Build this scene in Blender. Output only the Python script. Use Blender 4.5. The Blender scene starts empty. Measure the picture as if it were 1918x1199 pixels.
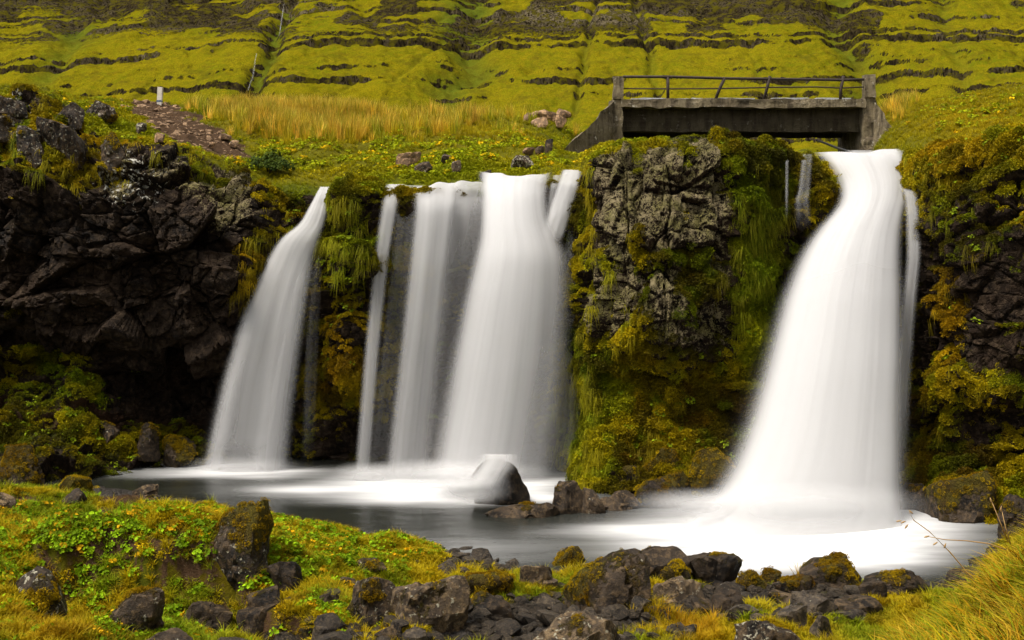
import bpy, bmesh, math, random, time
import numpy as np
from mathutils import Vector, Matrix, Euler
T0 = time.time()
rng = np.random.default_rng(7)
random.seed(7)
S = bpy.context.scene
COL = S.collection
# ------------------------------------------------------------------ camera
F, CX, HY, CH = 2315.0, 959.0, 450.0, 5.0      # focal length in photo pixels, principal column, horizon row, eye height
cam_d = bpy.data.cameras.new('camera'); cam = bpy.data.objects.new('camera', cam_d); COL.objects.link(cam)
cam.location = (0, 0, CH); cam.rotation_euler = (math.radians(90), 0, 0)
cam_d.sensor_width = 36; cam_d.sensor_fit = 'HORIZONTAL'; cam_d.lens = F / 1918 * 36
cam_d.shift_y = -(599.5 - HY) / 1918; cam_d.clip_start = 0.1; cam_d.clip_end = 3000
S.camera = cam
# ------------------------------------------------------------------ sky, sun, exposure
SUN_EL, SUN_AZ = math.radians(62), math.radians(238)      # azimuth clockwise from +Y: behind the camera, a little to the left
w = bpy.data.worlds.new('World'); S.world = w; w.use_nodes = True
wn = w.node_tree; wn.nodes.clear()
sky = wn.nodes.new('ShaderNodeTexSky'); sky.sky_type = 'NISHITA'; sky.sun_disc = False
sky.sun_elevation = SUN_EL; sky.sun_rotation = SUN_AZ; sky.air_density = 1.0; sky.dust_density = 4.0
hs = wn.nodes.new('ShaderNodeHueSaturation'); hs.inputs['Saturation'].default_value = 0.0
bg = wn.nodes.new('ShaderNodeBackground'); bg.inputs['Strength'].default_value = 0.06
wo = wn.nodes.new('ShaderNodeOutputWorld')
wn.links.new(sky.outputs[0], hs.inputs['Color']); wn.links.new(hs.outputs[0], bg.inputs[0]); wn.links.new(bg.outputs[0], wo.inputs[0])
sun_d = bpy.data.lights.new('sun', 'SUN'); sun_d.energy = 1.5; sun_d.angle = math.radians(16); sun_d.color = (1.0, 0.92, 0.80)
sun = bpy.data.objects.new('sun', sun_d); COL.objects.link(sun)
_to = Vector((math.sin(SUN_AZ) * math.cos(SUN_EL), math.cos(SUN_AZ) * math.cos(SUN_EL), math.sin(SUN_EL)))
sun.rotation_euler = _to.to_track_quat('Z', 'Y').to_euler(); sun.location = _to * 60
vs = S.view_settings; vs.view_transform = 'Standard'; vs.look = 'None'; vs.gamma = 1; vs.use_curve_mapping = False
vs.exposure = 1.5
S.render.engine = 'CYCLES'
S.cycles.use_denoising = True
S.cycles.transparent_max_bounces = 24; S.cycles.max_bounces = 7; S.cycles.diffuse_bounces = 4; S.cycles.use_adaptive_sampling = True; S.cycles.adaptive_threshold = 0.025
S.cycles.glossy_bounces = 2; S.cycles.transmission_bounces = 4; S.cycles.volume_bounces = 1
S.cycles.caustics_reflective = False; S.cycles.caustics_refractive = False
S.cycles.sample_clamp_indirect = 4

# ------------------------------------------------------------------ helpers
def P(px, py, d):                                   # photo pixel at distance d -> world point
    return ((px - CX) / F * d, d, CH - (py - HY) / F * d)
def proj(x, y, z):
    return CX + x / y * F, HY + (CH - z) / y * F
def sstep(a, b, x):
    t = np.clip((x - a) / (b - a), 0, 1); return t * t * (3 - 2 * t)
def blob(px, py, cx, cy, rx, ry):
    return np.exp(-(((px - cx) / rx) ** 2 + ((py - cy) / ry) ** 2))
def _hash(ix, iy, iz, s=0):
    h = (ix.astype(np.int64) * 73856093) ^ (iy.astype(np.int64) * 19349663) ^ (iz.astype(np.int64) * 83492791) ^ (s * 2654435761)
    h = (h & 0xffffffff).astype(np.uint32)
    h ^= h >> np.uint32(16); h *= np.uint32(0x7feb352d); h ^= h >> np.uint32(15); h *= np.uint32(0x846ca68b); h ^= h >> np.uint32(16)
    return h
def _hf(ix, iy, iz, s=0):
    return _hash(ix, iy, iz, s).astype(np.float32) * np.float32(1 / 4294967296.0)
def vnoise(p, s=0):                                 # value noise, 0..1
    p = np.asarray(p, np.float32); i = np.floor(p); f = p - i; i = i.astype(np.int64)
    u = f * f * f * (f * (f * 6 - 15) + 10); r = 0
    for dx in (0, 1):
        wx = u[:, 0] if dx else 1 - u[:, 0]
        for dy in (0, 1):
            wy = u[:, 1] if dy else 1 - u[:, 1]
            for dz in (0, 1):
                wz = u[:, 2] if dz else 1 - u[:, 2]
                r = r + wx * wy * wz * _hf(i[:, 0] + dx, i[:, 1] + dy, i[:, 2] + dz, s)
    return r
def fbm(p, octv=4, s=0, gain=0.5):                  # about -1..1
    p = np.asarray(p, np.float32); a = 1.0; r = 0; tot = 0
    for o in range(octv):
        r = r + a * (vnoise(p, s + o * 17) * 2 - 1); tot += a; a *= gain; p = p * 2.03 + 13.7
    return r / tot * 1.6
def worley(p, s=0, jit=0.85):                       # F1, F2, cell random, vector to cell centre, cell random direction
    p = np.asarray(p, np.float32); i = np.floor(p).astype(np.int64); n = len(p)
    f1 = np.full(n, 9, np.float32); f2 = np.full(n, 9, np.float32); cid = np.zeros((n, 3), np.int64); vec = np.zeros((n, 3), np.float32)
    for dx in (-1, 0, 1):
        for dy in (-1, 0, 1):
            for dz in (-1, 0, 1):
                c = i + np.array((dx, dy, dz))
                o = np.stack([_hf(c[:, 0], c[:, 1], c[:, 2], s + k) for k in (1, 2, 3)], 1)
                v = p - (c + 0.5 + (o - 0.5) * jit); d = np.sqrt((v * v).sum(1))
                m = d < f1
                f2 = np.where(m, f1, np.minimum(f2, d)); f1 = np.where(m, d, f1)
                cid[m] = c[m]; vec[m] = v[m]
    rnd = _hf(cid[:, 0], cid[:, 1], cid[:, 2], s + 9)
    rd = np.stack([_hf(cid[:, 0], cid[:, 1], cid[:, 2], s + 20 + k) for k in range(3)], 1) - 0.5
    return f1, f2, rnd, vec, rd
def blocks(p, s, tilt=1.0, crack=0.1, cw=0.07):     # blocky fractured rock: offset per block, tilted faces, dark joints
    f1, f2, rnd, vec, rd = worley(p, s)
    return (rnd - 0.5) + tilt * (vec * rd).sum(1) - crack * (1 - sstep(0, cw, f2 - f1))

def grid_faces(nr, nc):
    a = (np.arange(nr - 1)[:, None] * nc + np.arange(nc - 1)[None, :]).ravel()
    return np.stack([a, a + 1, a + nc + 1, a + nc], 1)
def mesh_from(name, co, quads, smooth=True, attrs=None, mat=None):
    me = bpy.data.meshes.new(name); co = np.ascontiguousarray(co, np.float32); quads = np.ascontiguousarray(quads, np.int32)
    n, k = quads.shape
    me.vertices.add(len(co)); me.vertices.foreach_set('co', co.ravel())
    me.loops.add(n * k); me.loops.foreach_set('vertex_index', quads.ravel())
    me.polygons.add(n); me.polygons.foreach_set('loop_start', np.arange(0, n * k, k, dtype=np.int32))
    me.polygons.foreach_set('loop_total', np.full(n, k, np.int32))
    me.update(calc_edges=True)
    me.polygons.foreach_set('use_smooth', np.full(n, smooth, bool))
    for an, av in (attrs or {}).items():
        av = np.asarray(av, np.float32)
        if av.ndim == 1:
            me.attributes.new(an, 'FLOAT', 'POINT').data.foreach_set('value', av)
        elif av.shape[1] == 2:
            me.attributes.new(an, 'FLOAT_VECTOR', 'POINT').data.foreach_set('vector', np.ascontiguousarray(np.c_[av, 0 * av[:, 0]], dtype=np.float32).ravel())
        else:
            me.attributes.new(an, 'FLOAT_COLOR', 'POINT').data.foreach_set('color', np.c_[av, np.ones(len(av), np.float32)].astype(np.float32).ravel())
    if mat: me.materials.append(mat)
    return me
def sub_mesh(name, co, quads, attrs, mat, smooth=True):   # keep only the vertices the faces use
    u, inv = np.unique(quads.ravel(), return_inverse=True)
    return mesh_from(name, co[u], inv.reshape(quads.shape), smooth, {k: v[u] for k, v in attrs.items()}, mat)
def link(name, data, parent=None, loc=None):
    o = bpy.data.objects.new(name, data); COL.objects.link(o)
    if parent is not None: o.parent = parent
    if loc is not None: o.location = loc
    return o
def tag(o, label=None, cat=None, group=None, kind=None):
    if label: o['label'] = label
    if cat: o['category'] = cat
    if group: o['group'] = group
    if kind: o['kind'] = kind
    return o

# ------------------------------------------------------------------ node helper and materials
class NT:
    def __init__(s, name):
        s.m = bpy.data.materials.new(name); s.m.use_nodes = True; s.t = s.m.node_tree; s.t.nodes.clear()
        s.out = s.t.nodes.new('ShaderNodeOutputMaterial')
    def n(s, typ, ins=None, **kw):
        nd = s.t.nodes.new('ShaderNode' + typ)
        for k, v in kw.items(): setattr(nd, k, v)
        for k, v in (ins or {}).items(): s.set(nd, k, v)
        return nd
    def set(s, nd, k, v):
        sock = nd.inputs[k]
        if isinstance(v, bpy.types.NodeSocket): s.t.links.new(v, sock)
        elif isinstance(v, bpy.types.Node): s.t.links.new(v.outputs[0], sock)
        else: sock.default_value = v
    def attr(s, name, typ='GEOMETRY', out='Fac'):
        return s.n('Attribute', attribute_name=name, attribute_type=typ).outputs[out]
    def math(s, op, a, b=0.0, c=0.0, clamp=False):
        return s.n('Math', {0: a, 1: b, 2: c}, operation=op, use_clamp=clamp).outputs[0]
    def noise(s, vec, scale, detail=4, rough=0.55, dist=0.0):
        return s.n('TexNoise', {'Vector': vec, 'Scale': scale, 'Detail': detail, 'Roughness': rough, 'Distortion': dist}).outputs['Fac']
    def ramp(s, fac, a, b, c0=(0, 0, 0, 1), c1=(1, 1, 1, 1)):
        r = s.n('ValToRGB', {0: fac}); e = r.color_ramp.elements
        e[0].position = a; e[1].position = b; e[0].color = c0; e[1].color = c1
        return r.outputs[0]
    def mix(s, f, a, b, typ='MIX'):
        nd = s.n('Mix', data_type='RGBA', blend_type=typ)
        s.set(nd, 0, f); s.set(nd, 6, a); s.set(nd, 7, b); return nd.outputs[2]
    def rgb(s, c): return (*c, 1.0)
    def surf(s, sh): s.t.links.new(sh.outputs[0] if isinstance(sh, bpy.types.Node) else sh, s.out.inputs[0]); return s.m
    def scale(s, vec, v):
        return s.n('VectorMath', {0: vec, 1: v}, operation='MULTIPLY').outputs[0]

def mat_cliff():
    t = NT('basalt_cliff'); pos = t.n('NewGeometry').outputs['Position']
    nrm = t.n('NewGeometry').outputs['Normal']
    n1 = t.noise(pos, 1.1, 5); n2 = t.noise(pos, 7, 6, 0.65); n3 = t.noise(pos, 38, 4, 0.6)
    c = t.mix(t.ramp(n1, .35, .65), t.rgb((.0050, .0030, .0017)), t.rgb((.024, .0140, .0078)))
    c = t.mix(t.ramp(n2, .46, .72), c, t.rgb((.064, .043, .026)))
    lich = t.attr('lichen')
    lm = t.math('ADD', t.math('MULTIPLY', n2, 0.55), t.math('MULTIPLY', n3, 0.55))
    lm = t.ramp(t.math('ADD', lm, t.math('MULTIPLY', t.math('SUBTRACT', lich, 1.0), 0.42)), .475, .525)
    lc = t.mix(t.ramp(t.noise(pos, 2.3, 4), .4, .62), t.rgb((.235, .190, .105)), t.rgb((.165, .145, .050)))
    c = t.mix(t.math('MULTIPLY', lm, 0.85), c, lc)
    white = t.attr('white'); wv = t.n('TexNoise', {'Vector': pos, 'Scale': 9.0, 'Detail': 5, 'Roughness': .6}).outputs['Fac']
    wm = t.ramp(t.math('ADD', wv, t.math('MULTIPLY', t.math('SUBTRACT', white, 1.0), 0.22)), .53, .56)
    c = t.mix(wm, c, t.rgb((.52, .50, .43)))
    dirt = t.attr('dirt')
    c = t.mix(t.ramp(t.math('ADD', dirt, t.math('MULTIPLY', t.math('SUBTRACT', n2, .5), .8)), .4, .6), c,
              t.mix(n3, t.rgb((.026, .012, .006)), t.rgb((.065, .034, .017))))
    moss = t.attr('moss'); mm = t.math('ADD', moss, t.math('MULTIPLY', t.math('SUBTRACT', t.noise(pos, 16, 5, .65), .5), .9))
    mm = t.ramp(mm, .42, .58)
    tint = t.n('Attribute', attribute_name='tint').outputs['Color']
    mc = t.mix(t.ramp(n3, .25, .75), t.mix(1.0, tint, t.rgb((.45, .42, .4)), 'MULTIPLY'), t.mix(1.0, tint, t.rgb((1.25, 1.2, 1.2)), 'MULTIPLY'))
    c = t.mix(mm, c, mc)
    wet = t.attr('wet')
    rough = t.math('SUBTRACT', 0.85, t.math('MULTIPLY', wet, 0.28))
    rough = t.math('MAXIMUM', rough, t.math('MULTIPLY', mm, 0.9))
    bh = t.math('ADD', t.math('MULTIPLY', n2, 0.6), t.math('MULTIPLY', n3, 0.35))
    vor = t.n('TexVoronoi', {'Vector': t.mix(0.06, pos, t.n('TexNoise', {'Vector': pos, 'Scale': 4.0}).outputs['Color']), 'Scale': 5.5}, feature='DISTANCE_TO_EDGE').outputs[0]
    bh = t.math('ADD', bh, t.math('MULTIPLY', t.math('MINIMUM', vor, 0.06), 4.0))
    bh = t.math('ADD', bh, t.math('MULTIPLY', t.math('MULTIPLY', mm, t.noise(pos, 60, 3)), 0.7))
    b = t.n('Bump', {'Height': bh, 'Strength': 1.0, 'Distance': 0.09})
    p = t.n('BsdfPrincipled', {'Base Color': c, 'Roughness': rough, 'Normal': b})
    p.inputs['Specular IOR Level'].default_value = 0.12
    return t.surf(p)
def mat_ground(name):                                # turf, soil and gravel, driven by point attributes
    t = NT(name); pos = t.n('NewGeometry').outputs['Position']
    n1 = t.noise(pos, 2.2, 5); n2 = t.noise(pos, 14, 6, .65); n3 = t.noise(pos, 60, 4, .6)
    tint = t.n('Attribute', attribute_name='tint').outputs['Color']
    g = t.mix(n2, t.mix(1.0, tint, t.rgb((.28, .25, .2)), 'MULTIPLY'), t.mix(1.0, tint, t.rgb((1.1, 1.04, .7)), 'MULTIPLY'))
    soil = t.mix(n2, t.rgb((.026, .014, .007)), t.rgb((.095, .054, .028)))
    soil = t.mix(t.ramp(n3, .62, .7), soil, t.rgb((.20, .15, .11)))
    dm = t.ramp(t.math('ADD', t.attr('dirt'), t.math('MULTIPLY', t.math('SUBTRACT', n2, .5), .9)), .42, .58)
    c = t.mix(dm, g, soil)
    grav = t.mix(t.n('TexVoronoi', {'Vector': pos, 'Scale': 22.0}).outputs['Color'], t.rgb((.018, .015, .013)), t.rgb((.075, .066, .058)))
    gm = t.ramp(t.math('ADD', t.attr('gravel'), t.math('MULTIPLY', t.math('SUBTRACT', n2, .5), .6)), .42, .58)
    c = t.mix(gm, c, grav)
    vd = t.n('TexVoronoi', {'Vector': pos, 'Scale': 22.0}).outputs['Distance']
    bh = t.math('ADD', t.math('ADD', n2, t.math('MULTIPLY', n3, .5)), t.math('MULTIPLY', t.math('MULTIPLY', gm, vd), -1.6))
    b = t.n('Bump', {'Height': bh, 'Strength': 1.0, 'Distance': 0.04})
    p = t.n('BsdfPrincipled', {'Base Color': c, 'Roughness': t.math('SUBTRACT', .9, t.math('MULTIPLY', gm, .4)), 'Normal': b})
    p.inputs['Specular IOR Level'].default_value = 0.08
    return t.surf(p)
def mat_mountain():
    t = NT('mountain_grass_and_rock'); pos = t.n('NewGeometry').outputs['Position']
    n1 = t.noise(pos, .035, 5); n2 = t.noise(pos, .35, 6, .65); n3 = t.noise(pos, 2.2, 4, .65)
    g = t.mix(t.ramp(n1, .35, .65), t.rgb((.172, .150, .004)), t.rgb((.108, .122, .004)))
    g = t.mix(t.ramp(n2, .35, .7), g, t.rgb((.205, .158, .005)))
    g = t.mix(t.math('MULTIPLY', t.attr('lush'), .8), g, t.rgb((.055, .095, .012)))
    g = t.mix(t.math('MULTIPLY', t.ramp(n3, .42, .68), .8), g, t.rgb((.075, .066, .004)))
    g = t.mix(t.math('MULTIPLY', t.ramp(t.noise(pos, .16, 5, .7), .50, .66), .6), g, t.rgb((.070, .056, .006)))
    col = t.noise(t.scale(pos, (1.3, 1.3, .16)), 1.0, 5, .7)
    r = t.mix(t.ramp(col, .35, .68), t.rgb((.004, .003, .0018)), t.rgb((.048, .036, .018)))
    r = t.mix(t.math('MULTIPLY', t.math('MULTIPLY', t.attr('pale'), .75), t.ramp(col, .42, .62)), r, t.rgb((.20, .165, .105)))
    r = t.mix(t.ramp(n2, .48, .60), r, t.rgb((.070, .060, .006)))
    rm = t.ramp(t.math('ADD', t.attr('rock'), t.math('MULTIPLY', t.math('SUBTRACT', t.noise(pos, .8, 5, .7), .5), .9)), .44, .56)
    c = t.mix(rm, g, r)
    bh = t.math('ADD', t.math('MULTIPLY', n2, 1.0), t.math('ADD', t.math('MULTIPLY', n3, .35), t.math('MULTIPLY', t.math('MULTIPLY', rm, col), 1.2)))
    b = t.n('Bump', {'Height': bh, 'Strength': .8, 'Distance': 1.0})
    p = t.n('BsdfPrincipled', {'Base Color': c, 'Roughness': .95, 'Normal': b}); p.inputs['Specular IOR Level'].default_value = 0.0
    return t.surf(p)
def mat_boulder(name, dark=(.0055, .0036, .0022), light=(.044, .031, .020), wet=0.25):
    t = NT(name); pos = t.n('TexCoord').outputs['Object']; geo = t.n('NewGeometry')
    oi = t.n('ObjectInfo'); rnd = oi.outputs['Random']
    pos = t.n('VectorMath', {0: pos, 1: t.n('CombineXYZ', {0: t.math('MULTIPLY', rnd, 37), 1: t.math('MULTIPLY', rnd, 91)})}, operation='ADD').outputs[0]
    n1 = t.noise(pos, 2.2, 5); n2 = t.noise(pos, 11, 6, .7); n3 = t.noise(pos, 48, 4, .65)
    c = t.mix(t.ramp(n1, .38, .62), t.rgb(dark), t.rgb(light))
    c = t.mix(t.math('MULTIPLY', t.ramp(n2, .48, .62), .75), c, t.rgb((light[0] * 2.6, light[1] * 2.5, light[2] * 2.1)))
    c = t.mix(t.math('MULTIPLY', t.ramp(n3, .55, .68), .6), c, t.rgb(tuple(v * .4 for v in dark)))
    c = t.mix(1.0, c, t.mix(rnd, t.rgb((.65, .62, .60)), t.rgb((1.3, 1.26, 1.2))), 'MULTIPLY')
    la = t.attr('lichen_amount', 'OBJECT')
    lv = t.n('TexNoise', {'Vector': pos, 'Scale': 13.0, 'Detail': 6, 'Roughness': .62}).outputs['Fac']
    lm = t.ramp(t.math('ADD', lv, t.math('MULTIPLY', t.math('SUBTRACT', la, 1.0), .20)), .51, .55)
    c = t.mix(lm, c, t.mix(n3, t.rgb((.20, .18, .12)), t.rgb((.42, .39, .30))))
    mm = t.math('ADD', t.attr('moss'), t.math('MULTIPLY', t.math('SUBTRACT', t.noise(pos, 14, 5, .66), .5), .9))
    mm = t.ramp(mm, .44, .56)
    mc = t.mix(t.ramp(n1, .35, .65), t.rgb((.105, .085, .006)), t.rgb((.060, .036, .007)))
    mc = t.mix(t.ramp(n3, .3, .75), t.mix(1.0, mc, t.rgb((.35, .35, .35)), 'MULTIPLY'), t.mix(1.0, mc, t.rgb((1.35, 1.3, 1.2)), 'MULTIPLY'))
    c = t.mix(mm, c, mc)
    rough = t.math('MAXIMUM', t.math('MULTIPLY', mm, .95), t.math('ADD', .72 - wet, t.math('MULTIPLY', n2, .25)))
    bh = t.math('ADD', t.math('ADD', t.math('MULTIPLY', n2, .5), t.math('MULTIPLY', n3, .25)), t.math('MULTIPLY', t.math('MULTIPLY', mm, t.noise(pos, 34, 4)), 1.3))
    b = t.n('Bump', {'Height': bh, 'Strength': 1.0, 'Distance': 0.07})
    p = t.n('BsdfPrincipled', {'Base Color': c, 'Roughness': rough, 'Normal': b}); p.inputs['Specular IOR Level'].default_value = .22
    return t.surf(p)
def mat_plant(name, tipcol=None, transl=.3, lo=.62, hi=1.4):
    t = NT(name); tint = t.n('Attribute', attribute_name='tint', attribute_type='INSTANCER').outputs['Color']
    rv = t.attr('rv'); tip = t.attr('tip')
    c = t.mix(rv, t.mix(1.0, tint, t.rgb((lo, lo * .95, lo)), 'MULTIPLY'), t.mix(1.0, tint, t.rgb((hi, hi * .96, hi * .86)), 'MULTIPLY'))
    if tipcol: c = t.mix(t.math('MULTIPLY', t.math('MULTIPLY', t.math('POWER', tip, 2.0), rv), .9), c, t.rgb(tipcol))
    else: c = t.mix(t.math('MULTIPLY', t.math('MULTIPLY', tip, rv), .5), c, t.mix(1.0, c, t.rgb((1.9, 1.5, .8)), 'MULTIPLY'))
    d = t.n('BsdfPrincipled', {'Base Color': c, 'Roughness': .6}); d.inputs['Specular IOR Level'].default_value = .06
    tr = t.n('BsdfTranslucent', {'Color': c})
    return t.surf(t.n('MixShader', {0: transl, 1: d, 2: tr}))
def mat_fall():
    t = NT('silky_falling_water'); uv = t.n('Attribute', attribute_name='flow').outputs['Vector']
    dens = t.attr('dens')
    s1 = t.noise(t.scale(uv, (2.6, .07, 1)), 1.0, 1, .5)
    s2 = t.noise(t.scale(uv, (8.0, .12, 1)), 1.0, 1, .5)
    st = t.math('ADD', t.math('MULTIPLY', s1, .82), t.math('MULTIPLY', s2, .18))
    st = t.ramp(st, .30, .68)
    sd = t.attr('streak')
    k = t.math('ADD', t.math('SUBTRACT', 1.0, sd), t.math('MULTIPLY', st, t.math('MULTIPLY', sd, 1.6)))
    a = t.math('SUBTRACT', 1.0, t.math('POWER', 2.718, t.math('MULTIPLY', t.math('MULTIPLY', dens, k), -1.5)), clamp=True)
    b = t.n('Bump', {'Height': st, 'Strength': .22, 'Distance': .12})
    df = t.n('BsdfDiffuse', {'Color': t.rgb((.800, .795, .800)), 'Normal': b})
    tr = t.n('BsdfTranslucent', {'Color': t.rgb((.800, .795, .800)), 'Normal': b})
    wt = t.n('MixShader', {0: .50, 1: df, 2: tr}); tp = t.n('BsdfTransparent')
    return t.surf(t.n('MixShader', {0: a, 1: tp, 2: wt}))
def mat_pool():
    t = NT('dark_pool_water_with_foam'); pos = t.n('NewGeometry').outputs['Position']
    foam = t.attr('foam')
    n = t.noise(t.scale(pos, (.5, 2.2, 1)), 1.0, 4, .55)
    fm = t.math('SUBTRACT', 1.0, t.math('POWER', 2.718, t.math('MULTIPLY', t.math('MULTIPLY', foam, t.math('ADD', .12, t.math('MULTIPLY', n, 1.7))), -1.2)), clamp=True)
    c = t.mix(n, t.rgb((.008, .009, .007)), t.rgb((.024, .026, .020)))
    b = t.n('Bump', {'Height': t.noise(t.scale(pos, (1.0, 3.0, 1)), 1.2, 3), 'Strength': .25, 'Distance': .08})
    wtr = t.n('BsdfPrincipled', {'Base Color': c, 'Roughness': .22, 'Normal': b, 'IOR': 1.33})
    fo = t.n('BsdfDiffuse', {'Color': t.rgb((.755, .755, .765))})
    return t.surf(t.n('MixShader', {0: fm, 1: wtr, 2: fo}))
def mat_concrete(name='weathered_concrete', f=1.0):
    t = NT(name); pos = t.n('NewGeometry').outputs['Position']
    n1 = t.noise(pos, 1.3, 5); n2 = t.noise(pos, 9, 6, .7); n3 = t.noise(t.scale(pos, (2.5, 2.5, .5)), 2.0, 5, .65)
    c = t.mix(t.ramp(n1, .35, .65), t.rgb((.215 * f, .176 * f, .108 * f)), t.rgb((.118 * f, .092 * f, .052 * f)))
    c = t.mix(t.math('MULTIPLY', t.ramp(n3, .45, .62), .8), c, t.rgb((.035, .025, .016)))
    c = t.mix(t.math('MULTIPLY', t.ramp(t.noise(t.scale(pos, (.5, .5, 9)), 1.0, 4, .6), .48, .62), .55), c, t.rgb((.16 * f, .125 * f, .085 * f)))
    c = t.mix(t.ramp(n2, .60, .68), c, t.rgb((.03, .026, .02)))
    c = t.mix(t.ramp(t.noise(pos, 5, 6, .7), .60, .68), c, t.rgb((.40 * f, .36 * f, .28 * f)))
    b = t.n('Bump', {'Height': t.math('ADD', n2, t.math('MULTIPLY', t.noise(pos, 40, 3), .4)), 'Strength': 1.0, 'Distance': .10})
    p = t.n('BsdfPrincipled', {'Base Color': c, 'Roughness': .9, 'Normal': b}); p.inputs['Specular IOR Level'].default_value = .2
    return t.surf(p)
def mat_simple(name, c, rough=.7, c2=None, scale=8, metal=0):
    t = NT(name); pos = t.n('TexCoord').outputs['Object']; n = t.noise(pos, scale, 5, .65)
    col = t.mix(t.ramp(n, .35, .65), t.rgb(c), t.rgb(c2 or tuple(v * .6 for v in c)))
    b = t.n('Bump', {'Height': n, 'Strength': .4, 'Distance': .02})
    return t.surf(t.n('BsdfPrincipled', {'Base Color': col, 'Roughness': rough, 'Metallic': metal, 'Normal': b}))
M = dict(cliff=mat_cliff(), turf=mat_ground('turf_and_soil'), mountain=mat_mountain(), boulder=mat_boulder('basalt_boulder'),
         pale=mat_boulder('pale_brown_boulder', (.022, .015, .010), (.085, .062, .040), .1), tan=mat_boulder('tan_stone', (.11, .072, .045), (.27, .18, .115), .0),
         pebble=mat_boulder('wet_pebble', (.010, .0080, .0062), (.056, .045, .035), .36),
         moss=mat_plant('moss', None, .1, .85, 1.15), grass=mat_plant('grass', (.27, .225, .014)), gold=mat_plant('tall_grass', (.55, .40, .10)), leaf=mat_plant('leafy', None, .25),
         fall=mat_fall(), pool=mat_pool(), concrete=mat_concrete('weathered_concrete', 1.5), concrete_dark=mat_concrete('dark_girder_concrete', .55), rust=mat_simple('rusty_steel', (.045, .026, .016), .8, (.015, .010, .008), 14),
         cable=mat_simple('black_cable', (.012, .011, .010), .5), post=mat_simple('weathered_white_post', (.72, .66, .57), .8, (.55, .50, .42)),
         blue=mat_simple('blue_band', (.03, .10, .22), .6), scrap=mat_simple('white_scrap', (.72, .70, .66), .7, (.6, .57, .52)),
         frost=mat_simple('pale_deck_patch', (.50, .52, .55), .6, (.35, .36, .38)), straw=mat_simple('dry_straw', (.42, .27, .10), .7, (.30, .17, .06)))
def mat_bush():
    t = NT('dark_bush_leaves'); c = t.mix(t.attr('rv'), t.rgb((.018, .036, .004)), t.rgb((.075, .105, .008)))
    p = t.n('BsdfPrincipled', {'Base Color': c, 'Roughness': .7}); p.inputs['Specular IOR Level'].default_value = .1
    return t.surf(p)
M['bush'] = mat_bush()
print('materials', round(time.time() - T0, 1))

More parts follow.
